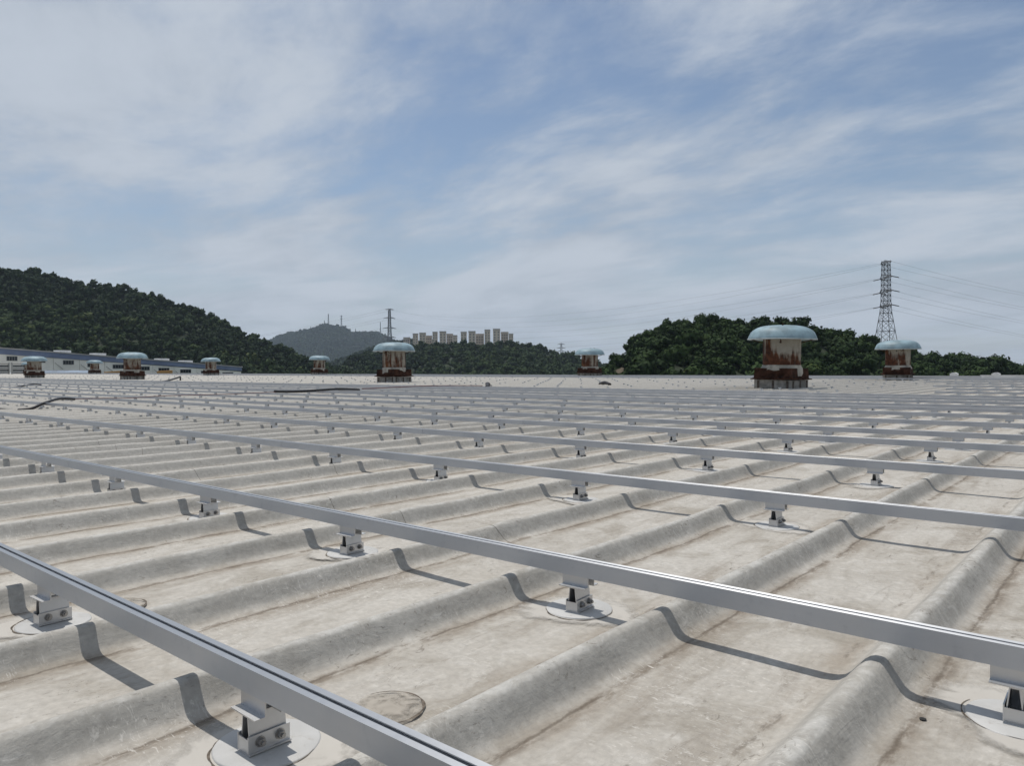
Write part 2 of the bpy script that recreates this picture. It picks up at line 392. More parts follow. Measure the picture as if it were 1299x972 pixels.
ROWS = [sheet_rows(0), sheet_rows(1), sheet_rows(2)]
def rib_shape(k, y, u):
    """surface height above the trough and sideways wander of rib K at (y, u)"""
    hh = RIB_H * (1 + 0.06 * vnoise(y / 0.9, k * 7.3, 21) + 0.03 * vnoise(y / 0.28, k * 3.1, 22))
    prof = np.interp(u, PU, PH, left=0, right=0)
    dent = 1 + 0.05 * vnoise(y / 0.16, u / 0.03 + k * 11.0, 23) * np.sin(np.clip(prof, 0, 1) * math.pi)
    return hh * prof * dent, prof
def wander(k, y): return 0.0030 * vnoise(y / 1.6, k * 5.7, 24) + 0.0010 * vnoise(y / 0.35, k * 5.7, 25)
def sheet_arrays(k, ys, coarse=0):
    """pan to the left of rib K and rib K itself: u runs -0.37 .. +0.09 about the crest"""
    tu = -(PITCH - TU_NEAR)[::1]
    us = np.concatenate(([FOOT - PITCH], tu, PU))
    if coarse == 1: us = np.array([FOOT - PITCH, -.30, -.22, -.15, -.100, -.066, -.043, -.021, -.004, .011, .030, .049, .074])
    if coarse == 2: us = np.array([FOOT - PITCH, -.20, -.100, -.05, -.015, .010, .035, .074])
    U, Y = np.meshgrid(us, ys)
    cx = CREST0 - k * PITCH
    w = np.where(U > -0.2, wander(k, Y), wander(k + 1, Y))
    blend = np.clip((U + 0.30) / 0.16, 0, 1)
    w = wander(k + 1, Y) * (1 - blend) + wander(k, Y) * blend
    X = cx + U + w
    h, prof = rib_shape(k, Y, U)
    Z = trough(cx + U, Y) + h
    V = np.stack([X, Y, Z], -1).reshape(-1, 3)
    n = len(us); r = len(ys)
    idx = np.arange(n * r).reshape(r, n)
    F = np.stack([idx[:-1, :-1], idx[:-1, 1:], idx[1:, 1:], idx[1:, :-1]], -1).reshape(-1, 4)
    uatt = np.where(U < -0.2, U + PITCH, U)
    return V, F, uatt.ravel(), prof.ravel()

roof = empty('roof'); tag(roof, 'weathered grey ribbed metal roof under the rows of aluminium rails', 'roof', kind='structure')
K_MAX = 112
for k in range(-16, K_MAX):
    kind = 0 if -2 <= k <= 20 else (1 if k <= 55 else 2)
    ys = ROWS[kind]
    if k > 20: ys = ys[np.searchsorted(ys, abs(CREST0 - k * PITCH) * 0.16) :]
    V, F, ua, ra = sheet_arrays(k, ys, kind)
    link('roof_sheet', np_mesh('roof_sheet', V, F, (roof_mat,), {'u': ua, 'rib': ra}), roof)
Vs, Fs, Us, Rs, b0 = [], [], [], [], 0
for k in range(K_MAX, int(-X_LEFT / PITCH)):
    ys = ROWS[2]; ys = ys[np.searchsorted(ys, abs(CREST0 - k * PITCH) * 0.16) :][::2]
    if ys[-1] < Y_EDGE: ys = np.append(ys, Y_EDGE)
    V, F, ua, ra = sheet_arrays(k, ys, 2)
    Vs.append(V); Fs.append(F + b0); Us.append(ua); Rs.append(ra); b0 += len(V)
tag(link('far_roof_sheets', np_mesh('far_roof_sheets', np.concatenate(Vs), np.concatenate(Fs), (roof_mat,),
    {'u': np.concatenate(Us), 'rib': np.concatenate(Rs)}), roof), kind='stuff')
# walls under the roof edge and the pale edge flashing
mb = MB(); mb.box(X_LEFT - 1, X_RIGHT - 5, Y_EDGE - 0.25, Y_EDGE - 0.05, -12, -0.02); mb.box(X_LEFT - 1.2, X_LEFT - 1, Y_NEAR, Y_EDGE, -12, 0.1)
mb.build('building_wall', simple('factory_wall', (0.45, 0.44, 0.40), 0.8), roof)
ex = np.linspace(X_LEFT, 6.8, 130)
top = rise(ex, np.full_like(ex, Y_EDGE)) + 0.075 + 0.012 * vnoise(ex / 2.1, ex * 0, 5)
vs = []; 
for x_, z_ in zip(ex, top): vs += [(x_, Y_EDGE - 0.16, z_), (x_, Y_EDGE + 0.02, z_ + 0.004), (x_, Y_EDGE + 0.03, z_ - 0.3)]
fl = MB(); fl.add(vs, [f for i in range(len(ex) - 1) for f in ((i * 3, i * 3 + 3, i * 3 + 4, i * 3 + 1), (i * 3 + 1, i * 3 + 4, i * 3 + 5, i * 3 + 2))])
fl.build('edge_flashing', simple('flashing', (0.50, 0.49, 0.47), 0.6, 0, 0.25, 0.7), roof)

# lap patches draped over the ribs: a strip of membrane standing 2 mm proud with an open lip
def lap(k, y0, y1, lip=True):
    ys = np.linspace(y0, y1, 8); us = np.concatenate(([-.20, -.16, -.125], PU, [.095, .12, .16]))
    U, Y = np.meshgrid(us, ys)
    skew = 0.10 * (U + 0.05) + 0.012 * vnoise(U / 0.05, Y * 0 + k, 31)
    Y = Y + skew; cx = CREST0 - k * PITCH
    h, prof = rib_shape(k, Y, U)
    edge = np.minimum(1, np.minimum(np.arange(8), 7 - np.arange(8)))[:, None] * np.minimum(1, np.minimum(np.arange(len(us)), len(us) - 1 - np.arange(len(us))))[None, :]
    Z = trough(cx + U, Y) + h + np.where(edge > 0, 0.0022 + 0.0010 * vnoise(U / 0.04, Y / 0.05, 33), -0.0006)
    X = cx + U + wander(k, Y) + 0.0020 * np.sign(U) * (prof > 0.1) * edge
    V = np.stack([X, Y, Z], -1).reshape(-1, 3); n, r = len(us), 8
    idx = np.arange(n * r).reshape(r, n)
    F = np.stack([idx[:-1, :-1], idx[:-1, 1:], idx[1:, 1:], idx[1:, :-1]], -1).reshape(-1, 4)
    link('lap_patch', np_mesh('lap_patch', V, F, (roof_mat,), {'u': U.ravel() * 0 + 0.2, 'rib': prof.ravel()}), roof)
    mbk = MB(); pts = [V[i] for i in range(n) if -0.06 < us[i] < 0.085]; vs = []
    for i, p in enumerate(pts):
        hw_ = 0.0004 + 0.0009 * abs(math.sin(i * 1.7 + k)); vs += [(p[0], p[1] - hw_ - 0.0012, p[2] + 0.0012), (p[0], p[1] + hw_ - 0.0012, p[2] + 0.0014)]
    mbk.add(vs, [(2 * i, 2 * i + 2, 2 * i + 3, 2 * i + 1) for i in range(len(pts) - 1)])
    if lip: mbk.build('lap_crack', crack_mat, roof)
for k, y0 in ((3, 1.965), (4, 1.925), (5, 1.935), (8, 2.02), (11, 2.33), (12, 2.345), (13, 2.39), (7, 2.62), (15, 3.3)):
    lap(k, y0, y0 + 0.165)

# marks left by pads that were lifted: shallow round patches ringed with dirt
def old_pad(x, y, r):
    z = float(trough(x, y))
    vs = [(x, y, z + 0.0035)]; fs = []
    for i in range(32):
        t = i * math.pi / 16; rr = r * (1 + 0.03 * math.sin(3 * t))
        vs.append((x + rr * math.cos(t), y + rr * math.sin(t), z + 0.0035))
    me = bpy.data.meshes.new('round_patch'); me.from_pydata(vs, [], [(0, i + 1, (i + 1) % 32 + 1) for i in range(32)])
    a = me.attributes.new('edge', 'FLOAT', 'POINT'); a.data.foreach_set('value', [0.2] + [0.75] * 32)
    me.materials.append(smear_material('lifted_pad_residue', (0.16, 0.135, 0.105), (0.46, 0.42, 0.36), -0.05, 0.30, 30.0)); p = link('round_patch', me, roof)
    mr = MB(); vs = []; ts = np.linspace(-1.6, 2.9, 46)
    for i, t in enumerate(ts):
        w_ = 0.0008 + 0.0024 * abs(math.sin(i * 0.43 + x * 9)) * math.sin(math.pi * i / 45)
        for q in (-w_, w_): vs.append((x + (r + q) * math.cos(t), y + (r + q) * math.sin(t), z + 0.0042))
    mr.add(vs, [(2 * i, 2 * i + 1, 2 * i + 3, 2 * i + 2) for i in range(45)]); mr.build('dirt_ring', dirt_ring_mat, p)
old_pad(-1.03, 0.862, 0.066); old_pad(-2.01, 0.80, 0.066); old_pad(-0.62, 0.66, 0.07)
mh = MB(); mh.lathe([(0.0055, 0.001), (0.0055, 0.0028), (0.0035, 0.003), (0.001, 0.0005)], 12, -0.294, 1.425); mh.build('screw_hole', dark_under, roof, (0, 0, float(trough(-0.294, 1.425))))

# ------------------------------------------------------------------ rails and their brackets
RW, RH, RZ0 = 0.031, 0.040, 0.092               # rail width, height, underside above the trough
RAIL_Y = [0.624, 1.505, 2.805, 4.105, 5.405, 6.28, 7.58, 8.88, 10.18, 11.055, 12.355, 13.655, 14.90, 15.65]
ORD = ['nearest', 'second', 'third', 'fourth', 'fifth', 'sixth', 'seventh', 'eighth', 'ninth', 'tenth', 'eleventh', 'twelfth', 'thirteenth', 'fourteenth']
def rail_outline():
    w, h = RW, RH
    o = [(0, 0), (w, 0), (w, h), (w - 0.0117, h), (w - 0.0117, h - 0.0016), (w - 0.0068, h - 0.0030), (w - 0.0068, h - 0.0055),
         (0.0068, h - 0.0055), (0.0068, h - 0.0030), (0.0117, h - 0.0016), (0.0117, h), (0, h)]
    return o
RAIL_OUT = rail_outline()
def rail_segment(x0, x1, y, parent, detail=True, wob=0.0):
    mb_ = MB()
    out = RAIL_OUT if detail else [(0, 0), (RW, 0), (RW, RH), (0.0195, RH), (0.0195, RH - 0.005), (0.0115, RH - 0.005), (0.0115, RH), (0, RH)]
    n = max(2, int(abs(x1 - x0) / 1.0) + 1)
    xs = np.linspace(x0, x1, n); np_ = len(out); vs = []
    for i, x_ in enumerate(xs):
        zb = float(rise(x_, y)) + RZ0 + 0.0022 * float(vnoise(x_ / 2.7, y * 3.1, 41)) + wob
        yy = y + 0.0025 * float(vnoise(x_ / 3.3, y * 2.3, 42))
        vs += [(x_, yy + a, zb + b_) for a, b_ in out]
    fs = [(i * np_ + j, i * np_ + (j + 1) % np_, (i + 1) * np_ + (j + 1) % np_, (i + 1) * np_ + j) for i in range(n - 1) for j in range(np_)]
    if detail:
        for b_ in (0, (n - 1) * np_):   # ring ends: floor, sides and lips leave the slot open
            fs += [(b_ + 0, b_ + 1, b_ + 6, b_ + 7), (b_ + 1, b_ + 2, b_ + 5, b_ + 6), (b_ + 2, b_ + 3, b_ + 4, b_ + 5), (b_ + 0, b_ + 7, b_ + 8, b_ + 11), (b_ + 8, b_ + 9, b_ + 10, b_ + 11)]
    mb_.add(vs, fs)
    return mb_.build('rail_segment', alu_rail, parent)

# bracket prototype meshes, origin on the trough under the rail's near face
def hat_poly(y0, y1, z0, z1, fl_, t):
    return [(y0 - fl_, z0), (y0 + t, z0), (y0 + t, z1 - t), (y1 - t, z1 - t), (y1 - t, z0), (y1 + fl_, z0), (y1 + fl_, z0 + t), (y1, z0 + t), (y1, z1), (y0, z1), (y0, z0 + t), (y0 - fl_, z0 + t)]
def pad_mesh(seed):
    r_ = np.random.default_rng(seed); mb_ = MB(); ph = r_.uniform(0, 6.28); R_ = 0.080 * r_.uniform(0.97, 1.05)
    def wob(r, z, t, i): 
        return r * (1 + 0.012 * math.sin(3 * t + ph) + 0.006 * math.sin(7 * t + 2 * ph)), z + (0.0012 * math.sin(2 * t + ph) if i in (1, 2) else 0)
    mb_.lathe([(R_ * 1.0, -0.004), (R_, 0.0035), (R_ - 0.003, 0.0048), (R_ * 0.45, 0.0052), (0.004, 0.0054)], 40, r_.uniform(-.006, .006), 0.022 + r_.uniform(-.008, .008), wob)
    return mb_.mesh('pad', pad_mat)
PADS = [pad_mesh(i) for i in range(6)]
def ring_mesh():
    mb_ = MB(); vs = []; ts = np.linspace(2.7, 6.9, 60)
    for i, t in enumerate(ts):
        w_ = 0.0006 + 0.0018 * abs(math.sin(i * 0.37)) * math.sin(math.pi * i / 59)
        for q in (0.0, w_ * 2): vs.append(((0.0805 + q) * math.cos(t), 0.022 + (0.0805 + q) * math.sin(t), 0.0032))
    mb_.add(vs, [(2 * i, 2 * i + 1, 2 * i + 3, 2 * i + 2) for i in range(59)]); return mb_.mesh('pad_edge', dirt_ring_mat)
RING = ring_mesh()
def smear_mesh(seed):
    r_ = np.random.default_rng(seed); vs = [(0, 0.02, 0.0022)]; fs = []; e = [0.0]; n = 30
    for j, q in enumerate((0.07, 0.10, 0.125, 0.145)):
        for i in range(n):
            t = 2 * math.pi * i / n; R_ = q * (1 + 0.18 * math.sin(2 * t + seed) + 0.1 * math.sin(3 * t + 2.1 * seed))
            vs.append((R_ * 0.95 * math.cos(t), 0.02 + R_ * math.sin(t), 0.0022)); e.append((0, 0.15, 0.6, 1.0)[j])
    for i in range(n): fs.append((0, 1 + i, 1 + (i + 1) % n))
    for j in range(3):
        for i in range(n): fs.append((1 + j * n + i, 1 + (j + 1) * n + i, 1 + (j + 1) * n + (i + 1) % n, 1 + j * n + (i + 1) % n))
    me = bpy.data.meshes.new('sealant'); me.from_pydata(vs, [], fs)
    a = me.attributes.new('edge', 'FLOAT', 'POINT'); a.data.foreach_set('value', e); me.materials.append(smear_mat); return me
SMEARS = [smear_mesh(i) for i in range(4)]
BY0, BY1 = -0.014, 0.058                                     # bracket length along the ribs
mb = MB(); t_ = 0.0024
mb.prism([(-.0165, .0052), (.0165, .0052), (.0185, .0060), (.0215, .0072), (.0215, .0092), (.0185, .0084), (.0165, .0090), (.0165, .0345), (.0165 - t_, .0345), (.0165 - t_, .0080), (-.0165 + t_, .0080), (-.0165 + t_, .0345), (-.0165, .0345)], 1, BY0, BY1)
mb.box(-.0141, .0141, BY0 + .0004, BY0 + .0026, .0081, .0300)
BASE = mb.mesh('base_channel', alu_brkt)
mb = MB()                                                     # tapered post: two leaning webs joined at top and foot
for s_ in (-1, 1):
    mb.prism([(s_ * .0125, .0085), (s_ * .0147, .0085), (s_ * .0080, .0655), (s_ * .0058, .0655)], 1, BY0 + .004, BY1 - .004)
mb.box(-.0130, .0130, BY0 + .0045, BY1 - .0045, .0082, .0105); mb.box(-.0075, .0075, BY0 + .0045, BY1 - .0045, .0625, .0652)
mb.prism([(-.0124, .0106), (.0124, .0106), (.0057, .0624), (-.0057, .0624)], 1, BY1 - .010, BY1 - .008)
POST = mb.mesh('post', alu_brkt)
mb = MB(); mb.prism(hat_poly(.003, .033, .0655, .0918, .0175, .0022), 0, -.037, .037); HAT = mb.mesh('hat_channel', alu_brkt)
def bolt_mesh(y):
    mb_ = MB()
    def disc(x0, x1, r, n):
        vs = [(x0, y + r * math.cos(2 * math.pi * i / n), .0225 + r * math.sin(2 * math.pi * i / n)) for i in range(n)] + [(x1, y + r * math.cos(2 * math.pi * i / n), .0225 + r * math.sin(2 * math.pi * i / n)) for i in range(n)]
        mb_.add(vs, [(i, (i + 1) % n, (i + 1) % n + n, i + n) for i in range(n)] + [tuple(range(n, 2 * n))])
    disc(.0165, .0182, .0085, 16); disc(.0182, .0195, .0068, 16); disc(.0195, .0252, .0062, 6); disc(.0252, .0290, .0034, 10)
    return mb_.mesh('bolt', steel_bolt)
BOLTS = [bolt_mesh(.006), bolt_mesh(.040)]
mb = MB()
for me_ in (BASE, POST, HAT): mb.add([tuple(v.co) for v in me_.vertices], [tuple(p.vertices) for p in me_.polygons])
WHOLE = mb.mesh('mounting_bracket', alu_brkt)
mb.lathe([(0.080, -0.003), (0.080, 0.0045), (0.003, 0.005)], 14, 0, 0.022); WHOLE_V = [tuple(v) for v in mb.v]; WHOLE_F = list(mb.f)

BX0 = -0.158; BSTEP = 2 * PITCH
def nth(i):
    if i >= 20:
        t_, u_ = divmod(i + 1, 10); tens = {2: 'twent', 3: 'thirt', 4: 'fort'}[t_]
        return tens + ('ieth' if u_ == 0 else 'y-' + ['', 'first', 'second', 'third', 'fourth', 'fifth', 'sixth', 'seventh', 'eighth', 'ninth'][u_])
    return ['leftmost', 'second', 'third', 'fourth', 'fifth', 'sixth', 'seventh', 'eighth', 'ninth', 'tenth', 'eleventh', 'twelfth', 'thirteenth', 'fourteenth', 'fifteenth', 'sixteenth', 'seventeenth', 'eighteenth', 'nineteenth', 'twentieth'][i]
n_ind = 0; far_b = []
for ri, y in enumerate(RAIL_Y):
    xl = max(X_LEFT, -3.9 * y - 3.0); xr = 6.2
    if ri == 13: xr = -5.41
    root = empty('mounting_rail', (0, 0, 0))
    where = {0: 'nearest aluminium rail crossing the bottom left corner of the roof', 1: 'second aluminium rail from the front, running the full width',
             13: 'fourteenth aluminium rail from the front, its open end below the big vent'}.get(ri, '%s aluminium rail from the front running across the roof' % ORD[ri])
    tag(root, where, 'rail', 'aluminium rails across the roof')
    joints = [xr]; xj = 0.71 - 0.03 * ri + (0 if ri != 0 else -5.66)
    if ri == 13: xj = -9.6
    while xj > xl: joints.append(xj); xj -= 5.06
    joints.append(xl)
    for a, b_ in zip(joints[:-1], joints[1:]):
        rail_segment(a - 0.0012, b_ + 0.0012, y, root, ri < 7, 0.0006 * random.uniform(-1, 1))
    # brackets
    spots = []
    off = 0.0 if ri % 3 else 0.0
    kx = -2
    while True:
        x_ = BX0 - kx * BSTEP + off; kx += 1
        if x_ < xl: break
        if x_ > xr - 0.1: continue
        px = to_px((x_, y, 0.05))
        if px[2] < 0.05 or not (-12 < px[0] < 1311 and px[1] < 985): continue
        spots.append(x_ - (0.022 if x_ > -0.3 else 0.0))
    spots.sort()
    for i, x_ in enumerate(spots):
        z_ = float(rise(x_, y)) + 0.0006
        if n_ind >= 292 or ri > 10:
            far_b.append((x_, y, z_)); continue
        n_ind += 1
        railname = 'the %s rail%s' % (ORD[ri], '' if ri == 0 else ' from the front')
        if True:
            last = i == len(spots) - 1
            lab = '%s aluminium bracket %sunder %s' % ('rightmost' if last else nth(i), '' if (last or i == 0) else 'from the left ', railname)
        else:
            lab = 'small aluminium bracket under %s' % railname
        grp = 'brackets under %s' % railname
        if ri <= 4:
            br = empty('mounting_bracket', (x_ + random.uniform(-.010, .010), y, z_), random.uniform(-.06, .06))
            if ri <= 3: link('sealant', SMEARS[random.randrange(4)], br)
            link('pad', PADS[random.randrange(6)], br)
            if ri <= 2: link('pad_edge', RING, br)
            link('base_channel', BASE, br); link('post', POST, br); link('hat_channel', HAT, br)
            for bm_ in BOLTS: link('bolt', bm_, br)
        else:
            br = link('mounting_bracket', WHOLE, None, (x_, y, z_)); 
            link('pad', PADS[random.randrange(6)], br)
        tag(br, lab, 'bracket', grp)

# short rails right of the big vent and rails beyond the bare strip
for i, y in enumerate((17.1, 19.4, 21.9, 24.6, 27.4, 30.2)):
    x0 = -3.6 - 0.12 * (y - 16) - 0.9 * float(vnoise(y * 1.7, 0.3, 9))
    root = empty('mounting_rail'); rail_segment(6.2, x0, y, root, False)
    tag(root, '%s short aluminium rail right of the big vent, counted from the front' % ('first' if i == 0 else nth(i)), 'rail', 'short rails right of the big vent')
    for x_ in np.arange(BX0, x0, -BSTEP): far_b.append((x_, y, float(rise(x_, y))))
for i, y in enumerate((32.6, 33.9, 34.8, 36.1, 37.4, 38.3, 39.4)):
    root = empty('mounting_rail')
    for a in np.arange(-1.0, -128, -10.12):
        if random.random() < 0.9: rail_segment(a, a - 10.10, y, root, False)
    tag(root, '%s distant aluminium rail beyond the bare strip, counted from the front' % ('first' if i == 0 else nth(i)), 'rail', 'rails near the far roof edge')
    for x_ in np.arange(BX0, -128, -BSTEP): far_b.append((x_, y, float(rise(x_, y))))
for y in np.arange(17.2, 31.5, 1.3):
    for x_ in np.arange(BX0 - 5.52, -75, -BSTEP):
        if random.random() < 0.62: far_b.append((x_, y + random.uniform(-.05, .05), float(rise(x_, y))))
simple_b = MB(); simple_b.box(-.0165, .0165, BY0, BY1, .005, .034); simple_b.prism([(-.0145, .034), (.0145, .034), (.008, .066), (-.008, .066)], 1, BY0 + .004, BY1 - .004)
simple_b.box(-.037, .037, -.0145, .0505, .0655, .068); simple_b.box(-.037, .037, .003, .033, .068, .0918); simple_b.lathe([(0.080, -0.003), (0.080, 0.0045)], 10, 0, 0.022)
WHOLE_V = [tuple(v) for v in simple_b.v]; WHOLE_F = list(simple_b.f)
wv_ = np.array(WHOLE_V); far_v = np.concatenate([wv_ + np.array(p) for p in far_b]); nV = len(wv_)
mef = bpy.data.meshes.new('distant_brackets')
mef.from_pydata([tuple(v) for v in far_v], [], [tuple(i + j * nV for i in f) for j in range(len(far_b)) for f in WHOLE_F])
mef.materials.append(alu_brkt)
tag(link('distant_brackets', mef), 'tiny aluminium brackets under the farthest rails', 'brackets', kind='stuff')

# ------------------------------------------------------------------ roof ventilators
def ventilator(x, y, label, seed, s=1.0, tilt=0.02):
    z0 = float(rise(x, y)); r_ = np.random.default_rng(seed)
    root = empty('roof_ventilator', (x, y, z0), 0.0)
    tag(root, label, 'ventilator', 'mushroom roof ventilators'); root.scale = (s, s, s)
    root.rotation_euler = (r_.uniform(-tilt, tilt), r_.uniform(-tilt, tilt), r_.uniform(-0.12, 0.12))
    # curb: four rendered walls with darker piers
    c = MB(); c.box(-.53, .53, -.53, .53, -0.06, .28); curb = c.build('curb', curb_mat, root)
    for sx in (-1, 1):
        for q in (-.41, .02, .43):
            p = MB(); p.box(sx * .532 - .012, sx * .532 + .012, q - .030, q + .030, .0, .262); p.build('pier', curb_dark, curb)
            p = MB(); p.box(q - .030, q + .030, -.544 if sx < 0 else .520, -.520 if sx < 0 else .544, .0, .262); p.build('pier', curb_dark, curb)
    # wide thin rusted plate with a ragged lip
    n = 40; ring = []
    for i in range(n):
        t = 2 * math.pi * i / n; q = 0.64 / max(abs(math.cos(t)), abs(math.sin(t))); q = min(q, 0.84) * (1 + 0.035 * r_.uniform(-1, 1))
        ring.append((q * math.cos(t), q * math.sin(t), .295 + 0.02 * r_.uniform(-1, 1)))
    p = MB(); vs = [(0, 0, .285)] + ring + [(a, b, zz + .028) for a, b, zz in ring] + [(0, 0, .33)]
    p.add(vs, [(0, (i + 1) % n + 1, i + 1) for i in range(n)] + [(i + 1, (i + 1) % n + 1, (i + 1) % n + 1 + n, i + 1 + n) for i in range(n)] + [(2 * n + 1, i + 1 + n, (i + 1) % n + 1 + n) for i in range(n)])
    p.build('skirt_plate', deep_rust, root)
    # square rusted transition box, leaning in
    bx = MB(); a0, a1 = .545, .525
    bx.add([(-a0, -a0, .31), (a0, -a0, .31), (a0, a0, .31), (-a0, a0, .31), (-a1, -a1, .60), (a1, -a1, .60), (a1, a1, .60), (-a1, a1, .60)],
           [(4, 5, 6, 7), (0, 1, 5, 4), (1, 2, 6, 5), (2, 3, 7, 6), (3, 0, 4, 7)])
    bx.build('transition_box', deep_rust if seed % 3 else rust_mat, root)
    # neck
    nk = MB(); nk.lathe([(.50, .58), (.50, 1.0), (.505, 1.01), (.50, 1.02), (.50, 1.40)], 40,
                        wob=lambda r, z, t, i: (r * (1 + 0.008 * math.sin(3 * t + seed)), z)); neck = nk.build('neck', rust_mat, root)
    for t in (r_.uniform(3.6, 4.4), r_.uniform(4.5, 5.2)):
        h_ = MB(); h_.lathe([(.026, -.004), (.026, .006), (.010, .009)], 10); ho = h_.build('vent_hole', dark_under, neck)
        ho.location = (.502 * math.cos(t), .502 * math.sin(t), 1.31); ho.rotation_euler = (0, math.pi / 2, t)
    # peeling membrane collar with torn lower edge
    def torn(r, z, t, i):
        if i == 0: z = z - 0.05 * max(0, math.sin(2.3 * t + seed)) - 0.045 * abs(math.sin(5.1 * t + 2 * seed)) - 0.12 * max(0, math.sin(t + seed * 1.7) ** 9)
        return r * (1 + 0.015 * math.sin(4 * t + seed)), z + (0.012 * math.sin(5 * t) if i == 2 else 0)
    cl_ = MB(); cl_.lathe([(.56, .575), (.55, .60), (.517, .65), (.506, .69)], 56, wob=torn, caps=False); cl_.build('collar', cream_mem, root)
    # cap: pressed dome in gores with a rolled rim
    def gore(r, z, t, i): return r * (1 + 0.010 * abs(math.sin(4 * t + seed)) * (1 if i > 4 else 0.2)), z + (0.012 * abs(math.sin(4 * t + seed)) * min(1, r * 2) - .006 if i > 5 else 0.008 * math.sin(t + seed))
    rr_ = np.linspace(.90, .02, 15); hh_ = np.interp(rr_ / .90, [0, .25, .45, .62, .76, .87, .94, 1.0], [1, .985, .945, .875, .77, .61, .45, .14])
    prof = [(.55, 1.415), (.86, 1.40), (.905, 1.385), (.918, 1.395)] + [(float(a_), 1.40 + .40 * float(b_)) for a_, b_ in zip(rr_, hh_)]
    cp = MB(); cp.lathe(prof, 64, wob=gore); cap = cp.build('cap', cap_mat, root)
    rm = MB(); rm.tube([(.912 * math.cos(t), .912 * math.sin(t), 1.398 + 0.004 * math.sin(4 * t)) for t in np.linspace(0, 2 * math.pi, 49)], .016, 8, False); rm.build('rim', cap_rim_mat, cap)
    for t in (r_.uniform(0, 6.28), r_.uniform(0, 6.28)):
        kb = MB(); kb.tube([(.42 * math.cos(t), .42 * math.sin(t), 1.75), (.42 * math.cos(t), .42 * math.sin(t), 1.825)], .018, 8); kb.build('bolt', deep_rust, cap)
    for t in np.linspace(0.4, 0.4 + 2 * math.pi, 5)[:-1]:
        st_ = MB(); st_.bar((.50 * math.cos(t), .50 * math.sin(t), 1.30), (.84 * math.cos(t), .84 * math.sin(t), 1.41), .014); st_.build('stay', deep_rust, root)
    return root
VENTS = [(-7.87, 20.79, 'largest ventilator with pale blue domed cap and torn cream collar, right of centre', 1, 1.0),
         (-25.34, 21.77, 'rusty blue-capped ventilator standing in front of the hilltop apartment blocks', 2, 1.0),
         (-7.90, 33.53, 'blue-capped ventilator below the tall power pylon, at the far right', 4, 0.93),
         (-25.74, 37.41, 'rusty blue-capped ventilator at the left foot of the wooded right hill', 5, 0.98),
         (-46.65, 19.59, 'tallest of the ventilators in front of the cream factory building', 7, 0.94),
         (-53.64, 37.83, 'small blue-capped ventilator below the distant bluish mountain', 8, 0.95),
         (-62.92, 33.13, 'blue-capped ventilator near the right end of the cream factory building', 10, 0.90),
         (-91.93, 34.43, 'smallest ventilator, between two larger ones before the cream factory', 11, 0.93),
         (-62.67, 19.35, 'leftmost ventilator, before the cream factory and the steel window frames', 13, 0.92),
         (-101.0, 30.6, 'ventilator mostly hidden behind the leftmost one, only its cap edge showing', 14, 0.85)]
for v_ in VENTS: ventilator(*v_)

# ------------------------------------------------------------------ cables lying on the roof
def cable(name, pts, r, mat, label, n=8, z=0.05):
    P_ = [Vector((x_, y_, float(rise(x_, y_)) + zz)) for x_, y_, zz in pts]; out = []
    for i in range(len(P_) - 1):
        p0, p1, p2, p3 = P_[max(i - 1, 0)], P_[i], P_[i + 1], P_[min(i + 2, len(P_) - 1)]
        for q in np.linspace(0, 1, n, endpoint=False):
            out.append(0.5 * ((2 * p1) + (p2 - p0) * q + (2 * p0 - 5 * p1 + 4 * p2 - p3) * q * q + (3 * p1 - p0 - 3 * p2 + p3) * q ** 3))
    out.append(P_[-1])
    c = MB(); c.tube(out, r, 8); return tag(c.build(name, mat), label, 'cable')
cable('cable', [(-14.6, 2.9, .05), (-13.6, 3.5, .04), (-12.7, 3.78, .04), (-12.9, 4.10, .12), (-13.6, 4.55, .16), (-14.1, 4.95, .13)], .022, cable_black, 'thick black cable draped over the fourth rail at the left edge')
cable('cable', [(-14.1, 4.95, .13), (-13.7, 5.2, .145), (-13.8, 5.75, .13), (-14.0, 6.5, .145), (-13.9, 7.7, .145), (-14.2, 8.9, .15)], .007, cable_red, 'long red cable running across the rails at the left')
cable('cable', [(-14.3, 8.95, .16), (-14.5, 9.6, .14), (-14.6, 10.3, .15), (-14.9, 11.05, .16), (-15.2, 11.9, .12)], .028, cable_black, 'black cable bundle over the rails continuing the red cable')
cable('cable', [(-15.2, 12.0, .14), (-15.4, 12.7, .14), (-15.9, 14.0, .14), (-16.2, 15.2, .14), (-16.3, 16.6, .12), (-16.6, 18.0, .08)], .012, cable_red, 'thin dark red cable trailing towards the rusty vent')
cable('cable', [(-29.2, 8.2, .05), (-29.8, 8.8, .08), (-30.9, 9.45, .13), (-31.6, 9.95, .10)], .026, cable_black, 'short black cable over a rail near the left edge')
cable('cable', [(-33.5, 15.0, .06), (-35.6, 16.5, .10), (-38.8, 18.6, .22), (-39.8, 19.2, .24), (-40.4, 19.5, .06)], .045, cable_black, 'raised black cable right of the tallest left ventilator')
cable('cable', [(-16.9, 18.6, .05), (-16.6, 18.3, .12), (-16.4, 18.0, .14), (-16.0, 17.6, .09), (-15.7, 17.2, .05)], .06, cable_black, 'black cable bundle humped on the roof at mid picture')
cable('cable', [(-14.9, 22.3, .06), (-14.5, 22.0, .12), (-14.1, 21.7, .06)], .06, cable_black, 'small dark bundle left of the largest ventilator')
wd = MB(); wd.box(-1.2, 1.2, -.15, .15, .02, .16); wd.box(-1.25, 1.25, -.17, .17, .16, .18)
tag(wd.build('white_duct', white_pnt, None, (-3.9, 34.5, float(rise(-3.9, 34.5)) + .05)), 'long white duct lying near the roof edge at the far right', 'duct')
